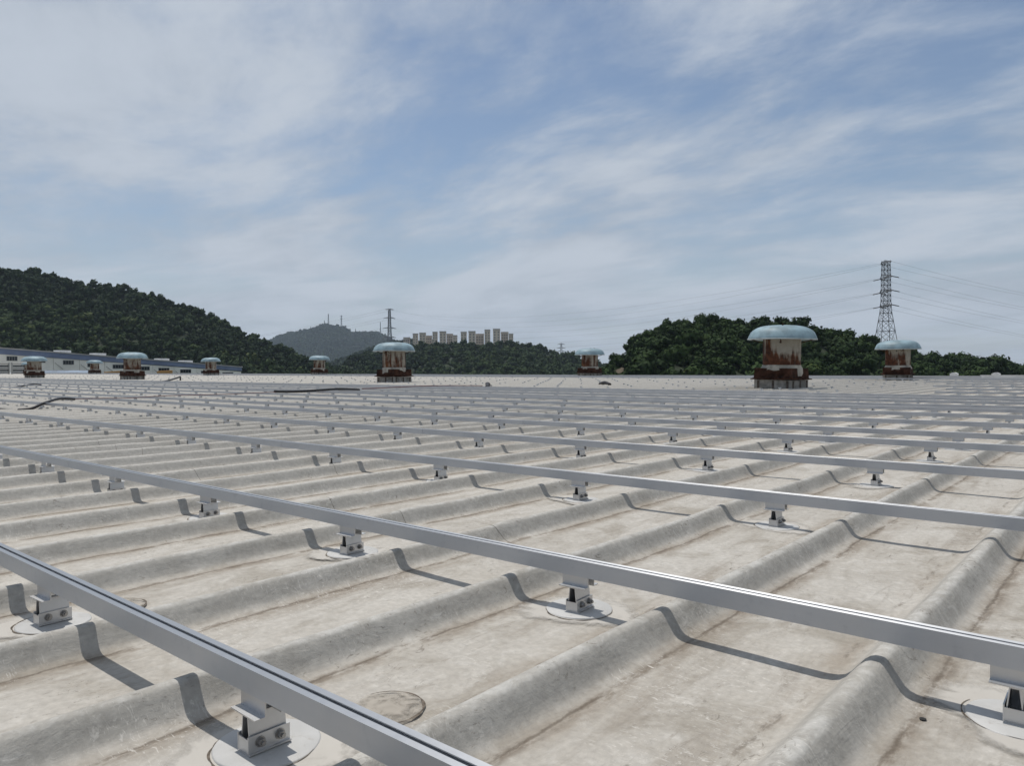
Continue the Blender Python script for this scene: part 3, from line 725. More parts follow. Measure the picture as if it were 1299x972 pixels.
for x_, y_, wh in ((-9.2, 40.3, 'leftmost'), (-7.1, 40.4, 'middle'), (-5.4, 40.2, 'rightmost')):
    bb = MB(); bb.box(-.16, .16, -.12, .12, 0, .16); bb.prism([(-.18, .16), (.18, .16), (.05, .22), (-.05, .22)], 1, -.14, .14)
    tag(bb.build('anchor_block', white_pnt, None, (x_, y_, float(rise(x_, y_)) + .05)), '%s of three small pale blocks on the roof edge at the right' % wh, 'block', 'pale blocks on the roof edge')

# ------------------------------------------------------------------ ground and hills
GZ = -12.0
gr = MB(); gr.box(-4200, 4200, -4200, 4200, GZ - 0.5, GZ)
tag(gr.build('ground', simple('scrub_ground', (0.075, 0.085, 0.045), 0.95, 0, 0.3, 0.02)), kind='structure')
def foliage_material(name, ca, cb, cc):
    m_, nt, b = new_mat(name)
    tn = N(nt, 'ShaderNodeAttribute', attribute_name='tint').outputs['Fac']
    g = N(nt, 'ShaderNodeNewGeometry')
    n = noise(nt, g.outputs['Position'], 0.9, 3, 0.6)
    c = mixc(nt, ramp(nt, tn, 0.0, 0.65), ca, cb); c = mixc(nt, ramp(nt, tn, 0.72, 1.0), c, cc)
    c = mixc(nt, 0.35, c, mixc(nt, n, (0.25, 0.25, 0.25), (0.75, 0.75, 0.75)), 'OVERLAY')
    L(nt, c, b.inputs['Base Color']); b.inputs['Roughness'].default_value = 0.8; b.inputs['Specular IOR Level'].default_value = 0.08
    return m_
leaf_near = foliage_material('broadleaf_foliage', (0.020, 0.036, 0.012), (0.036, 0.062, 0.018), (0.075, 0.098, 0.026))
leaf_far = foliage_material('hill_foliage', (0.019, 0.033, 0.014), (0.034, 0.055, 0.019), (0.070, 0.088, 0.028))
leaf_dry = foliage_material('dry_brush', (0.16, 0.14, 0.075), (0.24, 0.21, 0.12), (0.33, 0.29, 0.19))
soil = simple('forest_floor', (0.022, 0.034, 0.014), 0.95, 0, 0.3, 0.15)
rocky = simple('brown_bank', (0.105, 0.085, 0.058), 0.95, 0, 0.35, 0.6, 0.1)
bark = simple('bark', (0.060, 0.048, 0.036), 0.95, 0, 0.25, 3.0)

def ico(sub=1):
    import bmesh
    bm = bmesh.new(); bmesh.ops.create_icosphere(bm, subdivisions=sub, radius=1.0)
    V = np.array([v.co[:] for v in bm.verts]); F = np.array([[v.index for v in f.verts] for f in bm.faces]); bm.free(); return V, F
ICO_V, ICO_F = ico(1)
def crown_template(seed, nq, qs, tall=1.0):
    """unit crown (radius about 1, foot at z=0): leaf-spray quads over several lobes, with an uneven inner mass"""
    r_ = np.random.default_rng(seed)
    nl = r_.integers(*((6, 11) if nq > 200 else (4, 7)))
    lc = np.stack([r_.uniform(-.55, .55, nl), r_.uniform(-.55, .55, nl), r_.uniform(.35, 1.25, nl) * tall], -1); lc[0] = (0, 0, 1.05 * tall)
    lr = r_.uniform(.30, .52, nl)
    li = r_.choice(nl, nq, p=lr ** 2 / (lr ** 2).sum())
    d = r_.normal(size=(nq, 3)); d[:, 2] = np.abs(d[:, 2]) * 0.9 - 0.25; d /= np.linalg.norm(d, axis=1)[:, None]
    c = lc[li] + d * (lr[li] * r_.uniform(.72, 1.18, nq))[:, None]
    nrm = d + r_.normal(size=(nq, 3)) * 0.34; nrm /= np.linalg.norm(nrm, axis=1)[:, None]
    a = np.cross(nrm, r_.normal(size=(nq, 3))); a /= np.linalg.norm(a, axis=1)[:, None]; b = np.cross(nrm, a)
    s = (qs * r_.uniform(.55, 1.35, nq))[:, None]; a *= s; b *= s * 0.7
    V = np.stack([c - a, c - b * .9, c + a, c + b], 1).reshape(-1, 3); F = np.arange(nq * 4).reshape(-1, 4)
    cv = [np.zeros((0, 3))]; cf = [np.zeros((0, 4), int)]; o = len(V)
    for i in range(nl if nq > 30 else 0):
        w = ICO_V * (lr[i] * 0.80) * (1 + 0.12 * r_.normal(size=(len(ICO_V), 1))) + lc[i]
        cv.append(w); cf.append(np.concatenate([ICO_F, ICO_F[:, 2:3]], 1) + o); o += len(ICO_V)
    return V, F, np.concatenate(cv), np.concatenate(cf)
def quads_tris_mesh(name, V, Fq, Ft, mat, tint):
    me = bpy.data.meshes.new(name); nq, nt_ = len(Fq), len(Ft)
    me.vertices.add(len(V)); me.vertices.foreach_set('co', np.ascontiguousarray(V, dtype=np.float32).ravel())
    li = np.concatenate([Fq.ravel(), Ft.ravel()]).astype(np.int32)
    me.loops.add(len(li)); me.loops.foreach_set('vertex_index', li)
    me.polygons.add(nq + nt_)
    me.polygons.foreach_set('loop_start', np.concatenate([np.arange(nq) * 4, nq * 4 + np.arange(nt_) * 3]).astype(np.int32))
    a = me.attributes.new('tint', 'FLOAT', 'POINT'); a.data.foreach_set('value', np.ascontiguousarray(tint, dtype=np.float32))
    me.update(calc_edges=True); me.materials.append(mat); return me
def forest(name, label, trees, templates, mat, parent=None):
    """TREES: (x, y, z, radius, height factor, tint). One object: a wood that reads as one mass"""
    Vs, Fq, Ft, T, o = [], [], [], [], 0
    r_ = np.random.default_rng(len(trees))
    for (x_, y_, z_, R_, hf, ti) in trees:
        lv, lf, cv, cf = templates[r_.integers(len(templates))]
        an = r_.uniform(0, 6.283); ca, sa = math.cos(an), math.sin(an)
        M_ = np.array([[ca, -sa, 0], [sa, ca, 0], [0, 0, hf]]) * R_
        v = np.concatenate([lv, cv]) @ M_.T + np.array((x_, y_, z_))
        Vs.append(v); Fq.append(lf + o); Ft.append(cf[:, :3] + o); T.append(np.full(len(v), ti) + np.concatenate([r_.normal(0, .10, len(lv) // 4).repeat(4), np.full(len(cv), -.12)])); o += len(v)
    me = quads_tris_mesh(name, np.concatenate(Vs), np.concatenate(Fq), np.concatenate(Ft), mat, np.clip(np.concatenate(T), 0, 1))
    return tag(link(name, me), label, 'woodland', kind='stuff')

def hill(name, sky_pts, d_foot, d_ridge, d_back, z_foot, tree_h, mat, nx=90, nd=26, rough=1.5, px0=None, px1=None, shape=0.85):
    """terrain whose ridge gives the skyline; returns a sampler (px, s) -> world point, s from foot (0) to ridge (1)"""
    pxs = np.array([p[0] for p in sky_pts], float); pys = np.array([p[1] for p in sky_pts], float)
    fr = lambda v, px: float(np.interp(px, pxs, v)) if not isinstance(v, (int, float)) else v
    def dep(v, px): return v(px) if callable(v) else v
    def point(px, s):
        py = float(np.interp(px, pxs, pys)); dr = dep(d_ridge, px); df = dep(d_foot, px)
        top_ = at(px, py, dr); zr = top_.z - tree_h
        if s <= 1: d = df + (dr - df) * s; z = z_foot + (max(zr, z_foot) - z_foot) * (s ** shape) 
        else:
            d = dr + (d_back - dr) * (s - 1); z = z_foot + (max(zr, z_foot) - z_foot) * max(0.0, 1 - (s - 1)) ** 1.2
        p = at(px, 470.0, d)
        nz = rough * float(vnoise(p.x / (14 * rough + 8), p.y / (14 * rough + 8), 51)) * (0.35 if abs(s - 1) < .12 else 1.0) * min(1, 4 * s) 
        return Vector((p.x, p.y, z + nz))
    gx = np.linspace(pxs[0], pxs[-1], nx); gs = np.concatenate([np.linspace(0, 1, nd), np.linspace(1.1, 2, 8)])
    V = np.array([point(px, s)[:] for s in gs for px in gx])
    idx = np.arange(len(V)).reshape(len(gs), nx)
    F = np.stack([idx[:-1, :-1], idx[:-1, 1:], idx[1:, 1:], idx[1:, :-1]], -1).reshape(-1, 4)
    o = link(name, np_mesh(name, V, F, (mat,))); tag(o, kind='structure')
    return point, pxs, pys

T_NEAR = [crown_template(100 + i, 330, 0.135, 1.0) for i in range(8)]
T_MID = [crown_template(200 + i, 74, 0.21, 1.05) for i in range(8)]
T_FAR = [crown_template(300 + i, 24, 0.42, 1.0) for i in range(6)]

def tree_thing(p, R_, hf, tint, tmpl, mat, name, label, group, seed):
    root = empty(name, p); r_ = np.random.default_rng(seed)
    lv, lf, cv, cf = tmpl; tr_h = R_ * 0.75
    an = r_.uniform(0, 6.28); ca, sa = math.cos(an), math.sin(an)
    M_ = np.array([[ca, -sa, 0], [sa, ca, 0], [0, 0, hf]]) * R_
    v = np.concatenate([lv, cv]) @ M_.T + np.array((0, 0, tr_h * 0.6))
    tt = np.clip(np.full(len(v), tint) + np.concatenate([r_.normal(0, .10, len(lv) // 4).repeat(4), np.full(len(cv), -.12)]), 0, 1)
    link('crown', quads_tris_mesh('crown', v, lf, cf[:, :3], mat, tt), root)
    tk = MB(); lean = r_.uniform(-.1, .1, 2) * R_
    tk.tube([(0, 0, -0.6), (lean[0] * .4, lean[1] * .4, tr_h * .6), (lean[0], lean[1], tr_h + R_ * .6 * hf)], [R_ * .085, R_ * .065, R_ * .03], 7)
    for q in range(4):
        t = r_.uniform(0, 6.28); tk.tube([(lean[0] * .6, lean[1] * .6, tr_h * .75), (R_ * .45 * math.cos(t), R_ * .45 * math.sin(t), tr_h + R_ * hf * r_.uniform(.4, .9))], [R_ * .035, R_ * .012], 5)
    tk.build('trunk', bark, root)
    tag(root, label, 'tree', group)

# right hill, the nearest wood
SK_R = [(640, 478), (735, 472), (752, 462), (765, 447), (782, 439), (797, 434), (804, 420), (815, 409), (835, 402), (880, 395), (920, 393), (960, 394), (1000, 396), (1040, 402), (1080, 415), (1110, 425), (1140, 435), (1180, 441),
        (1230, 442), (1262, 449), (1299, 452), (1400, 458), (1600, 468)]
dR = lambda px: 150 + max(0, px - 1050) * 0.10
pt_R, pxs, pys = hill('wooded_hill', SK_R, lambda px: 96 + max(0, px - 1050) * 0.05, dR, 230, GZ, 3.8, soil, 110, 24, 1.0, shape=0.62)
trees = []; r_ = np.random.default_rng(77)
for i in range(1000):
    px = 760 + 660 * ((i * 0.6180339887) % 1.0) if i < 800 else (r_.uniform(1130, 1400) if i < 930 else r_.uniform(752, 808)); s = (1.22 * ((i * 0.7548776662) % 1.0)) ** 0.9
    p = pt_R(px, s)
    if 768 < px < 798 and s < .6 and r_.random() < .35: continue
    R_ = r_.choice([r_.uniform(1.0, 1.7), r_.uniform(1.4, 2.4), r_.uniform(2.0, 3.0)]) * (0.75 if px < 800 else 1.0) * (1 if s > .25 else .7)
    if i % 4 == 0: s = r_.uniform(.84, 1.05); p = pt_R(px, s)
    if s > 0.86: R_ = min(R_, 2.2) * 0.85
    ti = np.clip(0.30 + 0.28 * float(vnoise(p.x / 14, p.y / 14, 61)) + r_.normal(0, .16), 0, .98)
    trees.append((p.x, p.y, p.z - 0.3, R_, r_.uniform(.8, 1.15), ti))
forest('hillside_wood', 'dense dark green broadleaf wood covering the nearer hill on the right', trees, T_NEAR, leaf_near)
for i in range(26):
    px = 806 + i * 19.2 + r_.uniform(-9, 9); p = pt_R(px, r_.uniform(.96, 1.03))
    tree_thing((p.x, p.y, p.z - 1.0), r_.uniform(1.2, 2.2), r_.uniform(.85, 1.35), r_.uniform(.05, .5), T_NEAR[i % 8], leaf_near, 'broadleaf_tree',
               '%s dark broadleaf tree from the left on the skyline of the right hill' % ('first' if i == 0 else nth(i)), 'skyline trees of the right hill', 900 + i)
br_ = []
for i in range(90):
    px = r_.choice([r_.uniform(1046, 1112), r_.uniform(768, 800), r_.uniform(600, 760)]); p = pt_R(px, r_.uniform(.0, .16))
    br_.append((p.x, p.y, p.z - .1 + (4.5 if 1040 < px < 1120 else 3.0 if px < 765 else 5.0) * r_.uniform(.5, 1.0), r_.uniform(.6, 1.1), .9, r_.uniform(0, 1)))
forest('dry_brush', 'pale dry brush at the foot of the wooded hills', br_, T_MID, leaf_dry)
bk = MB(); 
for i in range(26):
    px = r_.uniform(768, 800); p = pt_R(px, r_.uniform(.1, .75)); q = r_.uniform(.8, 2.0)
    v = ICO_V * np.array((q, q, q * .8)) * (1 + .18 * r_.normal(size=(len(ICO_V), 1))) + np.array(p[:])
    bk.add([tuple(a) for a in v], [tuple(f) for f in ICO_F])
tag(bk.build('rock_outcrop', rocky), 'brown bare rock bank at the left end of the right hill', 'rock')

# left hill
SK_L = [(-330, 322), (-200, 322), (-60, 330), (0, 337), (45, 340), (100, 351), (165, 360), (215, 374), (250, 389), (300, 411), (350, 434), (390, 449), (430, 463), (470, 472), (520, 476)]
pt_L, _, _ = hill('wooded_hill', SK_L, lambda px: 210 + max(0, px) * .05, lambda px: 350 + max(0, px) * .08, 520, GZ, 4.6, soil, 110, 26, 2.2, shape=0.9)
trees = []
for i in range(3700):
    px = r_.uniform(-190, 470); s = r_.uniform(0.10, 1.12) ** 0.85
    p = pt_L(px, s); R_ = r_.choice([r_.uniform(1.3, 2.2), r_.uniform(1.5, 2.6), r_.uniform(2.2, 3.7)]) * (.85 if s > .93 else 1)
    ti = np.clip(0.30 + 0.40 * float(vnoise(p.x / 22, p.y / 22, 62)) + r_.normal(0, .18) + (.12 if s < .55 else 0), 0, .95)
    trees.append((p.x, p.y, p.z - .5, R_, r_.uniform(.85, 1.3), ti))
forest('hillside_wood', 'dark green wood covering the long hill slope on the left', trees, T_MID, leaf_far)
for i in range(22):
    px = 12 + i * 18.5 + r_.uniform(-6, 6); p = pt_L(px, r_.uniform(.97, 1.02))
    tree_thing((p.x, p.y, p.z - 1.0), r_.uniform(1.5, 2.6), r_.uniform(.9, 1.4), r_.uniform(.0, .35), T_MID[i % 8], leaf_far, 'broadleaf_tree',
               '%s dark tree from the left on the skyline of the left hill' % ('first' if i == 0 else nth(i)), 'skyline trees of the left hill', 950 + i)

# middle hill with the apartment blocks on top
SK_M = [(395, 478), (425, 466), (450, 450), (480, 441), (515, 437), (550, 434), (585, 433), (620, 432), (650, 432), (680, 437), (712, 445), (735, 452), (770, 461), (830, 468), (900, 472)]
pt_M, _, _ = hill('wooded_hill', SK_M, 330, 520, 760, GZ, 5.0, soil, 90, 22, 2.5, shape=0.9)
trees = []
for i in range(1600):
    px = r_.uniform(398, 860); s = r_.uniform(0.05, 1.12) ** 0.9
    p = pt_M(px, s); R_ = r_.uniform(2.1, 4.0)
    ti = np.clip(0.36 + 0.30 * float(vnoise(p.x / 26, p.y / 26, 63)) + r_.normal(0, .15) + (.18 if s < .4 else 0), 0, .98)
    trees.append((p.x, p.y, p.z - .5, R_, r_.uniform(.85, 1.25), ti))
forest('hillside_wood', 'green wood on the low middle hill below the apartment blocks', trees, T_MID, leaf_far)

# dark shoulder between, then the distant mountain
SK_S = [(380, 474), (415, 462), (440, 452), (462, 443), (482, 436), (505, 431), (540, 430), (600, 440), (700, 470)]
pt_S, _, _ = hill('wooded_hill', SK_S, 800, 1000, 1300, GZ, 5.0, soil, 50, 14, 4, shape=0.9)
trees = []
for i in range(1300):
    px = r_.uniform(385, 560); s = r_.uniform(0.2, 1.1); p = pt_S(px, s)
    trees.append((p.x, p.y, p.z - .5, r_.uniform(3.0, 5.0), r_.uniform(.8, 1.2), np.clip(.3 + r_.normal(0, .15), 0, .8)))
forest('hillside_wood', 'shaded wood on the shoulder in front of the distant mountain', trees, T_FAR, leaf_far)
SK_F = [(250, 470), (300, 452), (335, 438), (352, 428), (372, 422), (395, 419), (405, 415), (413, 412), (425, 414), (438, 416), (447, 423), (458, 422), (470, 421), (484, 423), (500, 431), (530, 445), (600, 462), (700, 471)]
pt_F, _, _ = hill('distant_mountain', SK_F, 1700, 2400, 3000, GZ, 5.0, soil, 130, 30, 14, shape=0.9)
trees = []
for i in range(5200):
    px = r_.uniform(300, 540); s = r_.uniform(0.1, 1.06); p = pt_F(px, s)
    trees.append((p.x, p.y, p.z - 1.0, r_.uniform(5.0, 8.5), r_.uniform(.8, 1.1), np.clip(.3 + .3 * float(vnoise(p.x / 90, p.y / 90, 66)) + r_.normal(0, .15), 0, .9)))
forest('mountain_wood', 'bluish forest on the distant mountain left of centre', trees, T_FAR, leaf_far)

# ------------------------------------------------------------------ cream factory building at the left
fb_wall = simple('cream_cladding', (0.84, 0.815, 0.74), 0.7, 0, 0.08, 0.3)
fb_blue = simple('blue_fascia', (0.19, 0.235, 0.35), 0.6, 0, 0.12, 0.4)
fb_glass = simple('dark_window', (0.020, 0.024, 0.030), 0.15, 0, 0.1, 1.0, 0, 0.5)
fb_frame = simple('window_frame_grey', (0.34, 0.34, 0.32), 0.5)
fb_roof = simple('pale_metal_roof', (0.42, 0.41, 0.39), 0.55, 0, 0.1, 0.5)
fb = empty('factory_building'); tag(fb, 'long cream factory building with blue fascia and ribbon windows at the left', 'building')
P0, P1 = at(-60, 470, 108), at(306, 470, 150); P0.z = 0; P1.z = 0
ax = (P1 - P0).normalized(); inw = Vector((-ax.y, ax.x, 0)); inw = inw if inw.dot(Vector((P0.x, P0.y, 0))) > 0 else -inw
LEN = (P1 - P0).length
def t_of(px):
    lo, hi = 0.0, LEN
    for _ in range(40):
        mid = (lo + hi) / 2; q = P0 + ax * mid
        if to_px(q)[0] < px: lo = mid
        else: hi = mid
    return lo
def z_at(px, py): q = P0 + ax * t_of(px); dpt = to_px(q)[2]; return at(px, py, dpt).z
zl, zr_ = z_at(3, 441.5), z_at(305, 465.5); tl, tr_ = t_of(3), t_of(305)
def ztop(t): return zl + (zr_ - zl) * (t - tl) / (tr_ - tl)
def fpt(t, z, o=0.0): q = P0 + ax * t - inw * o; return (q.x, q.y, z)
def fbox(mb_, t0, t1, z0a, z0b, z1a, z1b, o0, o1):
    """slab on the facade; z0/z1 may slope from t0 to t1; o = distance out of the wall plane"""
    vs = [fpt(t0, z0a, o1), fpt(t1, z0b, o1), fpt(t1, z0b, o0), fpt(t0, z0a, o0), fpt(t0, z1a, o1), fpt(t1, z1b, o1), fpt(t1, z1b, o0), fpt(t0, z1a, o0)]
    mb_.add(vs, [(0, 3, 2, 1), (4, 5, 6, 7), (0, 1, 5, 4), (1, 2, 6, 5), (2, 3, 7, 6), (3, 0, 4, 7)])
edges = [0] + [t_of(p) for p in (-20, 33, 68, 101, 133, 165, 194, 221, 249, 276)] + [LEN]
for a, b_ in zip(edges[:-1], edges[1:]):
    w = MB(); fbox(w, a + .03, b_ - .03, GZ, GZ, ztop(a) - .95, ztop(b_) - .95, -0.2, 0.0); w.build('wall_panel', fb_wall, fb)
core = MB(); fbox(core, 0.05, LEN - .05, GZ, GZ, ztop(0) - 1.0, ztop(LEN) - 1.0, -22, -0.2); core.build('wall_core', simple('seam_dark', (0.2, 0.19, 0.17), 0.8), fb)
w = MB(); fbox(w, -.1, LEN + .1, ztop(0) - .98, ztop(LEN) - .80, ztop(0) - .1, ztop(LEN) - .1, -0.25, 0.12); w.build('fascia', fb_blue, fb)
w = MB(); fbox(w, -.2, LEN + .2, ztop(0) - .1, ztop(LEN) - .1, ztop(0) + .08, ztop(LEN) + .08, -22.3, 0.25); rf = w.build('roof', fb_roof, fb)
for p in (15.5, 51, 87, 118, 150, 183, 208, 235.5, 262, 289):
    tc_ = t_of(p); hw = (t_of(p + 7) - t_of(p - 7)) / 2; zc_ = ztop(tc_) - (1.50 if p < 100 else 1.62)
    hh = 0.36
    wi = MB(); fbox(wi, tc_ - hw, tc_ + hw, zc_ - hh, zc_ - hh, zc_ + hh, zc_ + hh, 0.0, .03); wo_ = wi.build('window', fb_frame, fb)
    for q in range(4):
        a = tc_ - hw + .06 + q * (2 * hw - .06) / 4
        pn = MB(); fbox(pn, a, a + (2 * hw - .06) / 4 - .06, zc_ - hh + .06, zc_ - hh + .06, zc_ + hh - .06, zc_ + hh - .06, .03, .045); pn.build('pane', fb_glass, wo_)
for p in (96, 141, 222, 252):
    t0 = t_of(p); q = MB(); fbox(q, t0 - .9, t0 + .9, ztop(t0) + .05, ztop(t0) + .05, ztop(t0) + .62, ztop(t0) + .62, -5, -3); fbox(q, t0 - 1.1, t0 - .9, ztop(t0) + .05, ztop(t0) + .05, ztop(t0) + .35, ztop(t0) + .35, -5, -3); q.build('roof_vent', white_pnt, rf)
for a, b_ in zip(edges[2:-1], edges[3:]):     # thin diagonal conduit on the cladding
    c = MB(); zc_ = ztop((a + b_) / 2) - 1.4; c.tube([fpt(a + .2, zc_ - .2, .05), fpt(a + (b_ - a) * .35, zc_ - 1.2, .05)], .035, 5); c.build('conduit', simple('conduit', (0.3, 0.29, 0.27)), fb)
# open steel frames and low roofs between the two buildings
sf = empty('steel_frame'); tag(sf, 'grey steel frame with dark louvred openings at the left edge', 'frame'); 
for (x0, x1) in ((-8, 11), (15, 31)):
    p0 = at(x0, 461, 96); p1 = at(x1, 461, 98); zb = -3.0
    for p in (p0, p1):
        c = MB(); c.bar((p.x, p.y, zb), (p.x, p.y, p.z + .1), .12); c.build('post', fb_frame, sf)
    c = MB(); c.bar(p0, p1, .11); c.build('beam', fb_frame, sf)
    for j in range(5):
        zz = p0.z - .35 - j * .28
        c = MB(); c.bar((p0.x, p0.y, zz), (p1.x, p1.y, zz), .10); c.build('louvre', fb_glass if j % 2 == 0 else fb_frame, sf)
def low_roof(px0, px1, y0, y1, d, mat, label):
    a, b_ = at(px0, y0, d), at(px1, y0, d + 3); c_, e = at(px1, y1, d + 11), at(px0, y1, d + 9)
    q = MB(); q.add([a, b_, c_, e] + [Vector((v.x, v.y, v.z - .35)) for v in (a, b_, c_, e)], [(0, 1, 2, 3), (7, 6, 5, 4), (0, 4, 5, 1), (1, 5, 6, 2), (2, 6, 7, 3), (3, 7, 4, 0)])
    o = empty('shed'); tag(o, label, 'shed'); q.build('roof', mat, o)
    for v in (a, b_, c_, e):
        g_ = MB(); g_.bar((v.x, v.y, GZ), (v.x, v.y, v.z - .3), .14); g_.build('post', fb_frame, o)
    return o
low_roof(56, 112, 476, 470, 100, simple('blue_sheet', (0.20, 0.25, 0.32), 0.6, 0, 0.25, 0.6), 'low shed with worn blue-grey roof in front of the cream factory')
low_roof(-10, 32, 477, 472, 97, simple('grey_sheet', (0.36, 0.37, 0.39), 0.6, 0, 0.2, 0.6), 'low grey shed roof below the steel frame at the left edge')
orange = simple('orange_paint', (0.55, 0.30, 0.09), 0.6)
for (xa, xb, yy, lab) in ((133, 152, 474.0, 'orange beam left of the tallest left ventilator'), (200, 218, 473.2, 'orange beam before the cream factory, right of the tallest left ventilator')):
    p0, p1 = at(xa, yy + .6, 118), at(xb, yy - .6, 121); c = MB(); c.box(0, (p1 - p0).length, -.15, .15, -.28, .28); c.box(0, (p1 - p0).length, -.25, .25, .28, .33); c.box(0, (p1 - p0).length, -.25, .25, -.33, -.28)
    ob = c.build('beam', orange, None, p0); ob.rotation_euler = (0, -math.asin((p1.z - p0.z) / (p1 - p0).length), math.atan2(p1.y - p0.y, p1.x - p0.x)); tag(ob, lab, 'beam')

# ------------------------------------------------------------------ apartment blocks on the middle hill
ap_w = simple('pale_block_wall', (0.66, 0.55, 0.42), 0.85, 0, 0.08, 0.05)
ap_w2 = simple('grey_block_wall', (0.52, 0.455, 0.375), 0.85, 0, 0.08, 0.05)
ap_d = simple('block_recess', (0.14, 0.13, 0.125), 0.6)
ap_cap = simple('block_parapet', (0.44, 0.38, 0.31), 0.85)
blocks = [(512, 520, 428, 1, 'low grey block just right of the second pylon'), (523.8, 530.3, 423.2, 0, 'leftmost tall cream tower of the hilltop estate'), (532.2, 540.2, 422.2, 0, 'second cream tower from the left of the hilltop estate'),
          (540.4, 548, 426, 1, 'low grey block between the second and third cream towers'), (548.8, 555, 421, 0, 'third cream tower from the left of the hilltop estate'), (557.7, 566, 420.4, 0, 'fourth cream tower from the left of the hilltop estate'),
          (566.6, 574.6, 423.5, 1, 'grey stepped block right of the fourth cream tower'), (574.8, 580.2, 425.3, 0, 'low cream block left of the gap in the hilltop estate'), (584.5, 592, 421, 0, 'cream tower right of the gap in the hilltop estate'),
          (594.4, 603.2, 420.2, 0, 'second cream tower right of the gap in the estate'), (603.4, 614, 423.6, 1, 'long low grey block at the middle of the estate'), (614.7, 622, 418.2, 0, 'narrow cream tower left of the tallest tower'),
          (625.4, 634.6, 417.3, 0, 'tallest cream tower of the hilltop estate'), (635.4, 645, 421.2, 1, 'grey block right of the tallest tower'), (645.2, 651.2, 423.4, 0, 'rightmost cream block of the hilltop estate')]
for (x0, x1, yt, kd, lab) in blocks:
    d = 900 + (12 if kd else 0); p = at((x0 + x1) / 2, yt, d); w = (x1 - x0) / FPX * d; zb = at(0, 450, d).z
    root = empty('apartment_block', (p.x, p.y, zb), 0.70); tag(root, lab, 'building', 'apartment blocks on the hill'); H = p.z - zb
    wd_ = w * 0.72
    q = MB(); q.box(-w / 2 * .96, w / 2 * .96, -wd_ / 2, wd_ / 2, 0, H - 1.5); q.build('wall', ap_w2 if kd else ap_w, root)
    q = MB(); q.box(-w / 2, w / 2, -wd_ / 2 - .4, wd_ / 2 + .4, H - 1.5, H); q.build('parapet', ap_cap if not kd else ap_w2, root)
    for cx_ in (-.24, .26) if not kd else (-.3, 0, .3):
        for fl_ in range(int((H - 3) / 3.2)):
            z1 = H - 3.4 - fl_ * 3.2
            if z1 < 4: break
            wn_ = MB(); wn_.box(cx_ * w - .10 * w, cx_ * w + .08 * w, -wd_ / 2 - .25, -wd_ / 2, z1 - 1.5, z1); wn_.build('window', ap_d, root)
            if fl_ > 5: break

# ------------------------------------------------------------------ pylons, masts and power lines
steel = simple('galvanised_lattice', (0.115, 0.12, 0.13), 0.6, 0.3, 0.1, 1.0)
insul = simple('insulator', (0.10, 0.09, 0.085), 0.5)
def pylon(name, px, py_top, depth, z_base, widths, arms, yaw, br, label, panels, cat='pylon'):
    """WIDTHS: list of (fraction of height, half width). ARMS: (fraction, half length)"""
    p = at(px, py_top, depth); H = p.z - z_base
    root = empty(name, (p.x, p.y, z_base), yaw); tag(root, label, cat, None)
    hw = lambda f: float(np.interp(f, [a for a, _ in widths], [b for _, b in widths]))
    fr = [0.0]
    while fr[-1] < 1: fr.append(min(1, fr[-1] + max(0.022, hw(fr[-1]) * 2.0 / H * panels)))
    for sx in (-1, 1):
        for sy in (-1, 1):
            q = MB(); q.tube([(sx * hw(f), sy * hw(f), f * H) for f in fr], br * 1.5, 4, False, False); q.build('leg', steel, root)
    q = MB()
    for a, b_ in zip(fr[:-1], fr[1:]):
        ha, hb = hw(a), hw(b_)
        for s_ in (-1, 1):
            for e in (-1, 1):
                q.bar((-ha * e, s_ * ha, a * H), (hb * e, s_ * hb, b_ * H), br); q.bar((s_ * ha, -ha * e, a * H), (s_ * hb, hb * e, b_ * H), br)
            q.bar((-hb, s_ * hb, b_ * H), (hb, s_ * hb, b_ * H), br); q.bar((s_ * hb, -hb, b_ * H), (s_ * hb, hb, b_ * H), br)
    q.build('bracing', steel, root); tips = []
    for f, ln in arms:
        h0 = hw(f); z = f * H
        for s_ in (-1, 1):
            q = MB(); tip = (s_ * ln, 0, z)
            for y_ in (-h0, h0):
                q.bar((s_ * h0, y_, z), tip, br * 1.2); q.bar((s_ * h0, y_, z + H * .022), tip, br)
                for u_ in (.33, .66): q.bar((s_ * (h0 + (ln - h0) * u_), y_ * (1 - u_), z), (s_ * (h0 + (ln - h0) * (u_ - .3)), y_ * (1.3 - u_), z + H * .022 * (1.3 - u_)), br * .8)
            arm = q.build('crossarm', steel, root)
            if f < 0.97:
                for e in (-1, 1):
                    i_ = MB(); i_.tube([tip, (tip[0], e * H * .055, z - H * .012)], H * .0042, 6); i_.build('insulator', insul, arm)
            tips.append((root.matrix_basis @ Vector(tip), f, s_))
    bpy.context.view_layer.update()
    R_ = Matrix.Rotation(yaw, 4, 'Z'); base = Vector((p.x, p.y, z_base))
    return [(base + R_ @ Vector((s_ * ln, 0, f * H)), f, s_) for f, ln in arms for s_ in (-1, 1)]
view_az = lambda px: math.atan2(at(px, 470, 10).y, at(px, 470, 10).x)
tips_main = pylon('power_pylon', 1124, 331.5, 340, -4.0, [(0, 5.6), (.58, 1.75), (.66, 1.55), (.94, 1.40), (1.0, 1.2)], [(.985, 5.5), (.86, 6.0), (.74, 6.6), (.62, 6.2)], view_az(1124) + 0.42, .095,
                  'tall lattice power pylon rising behind the right hill', 0.78)
tips_two = pylon('power_pylon', 494, 392, 930, 20.0, [(0, 4.0), (.45, 1.9), (.95, 1.2), (1, .6)], [(.985, 5.8), (.80, 6.6), (.58, 7.6), (.38, 7.4)], view_az(494) - math.pi / 2 + .25, .17,
                 'lattice power pylon left of the hilltop apartment blocks', 0.95)
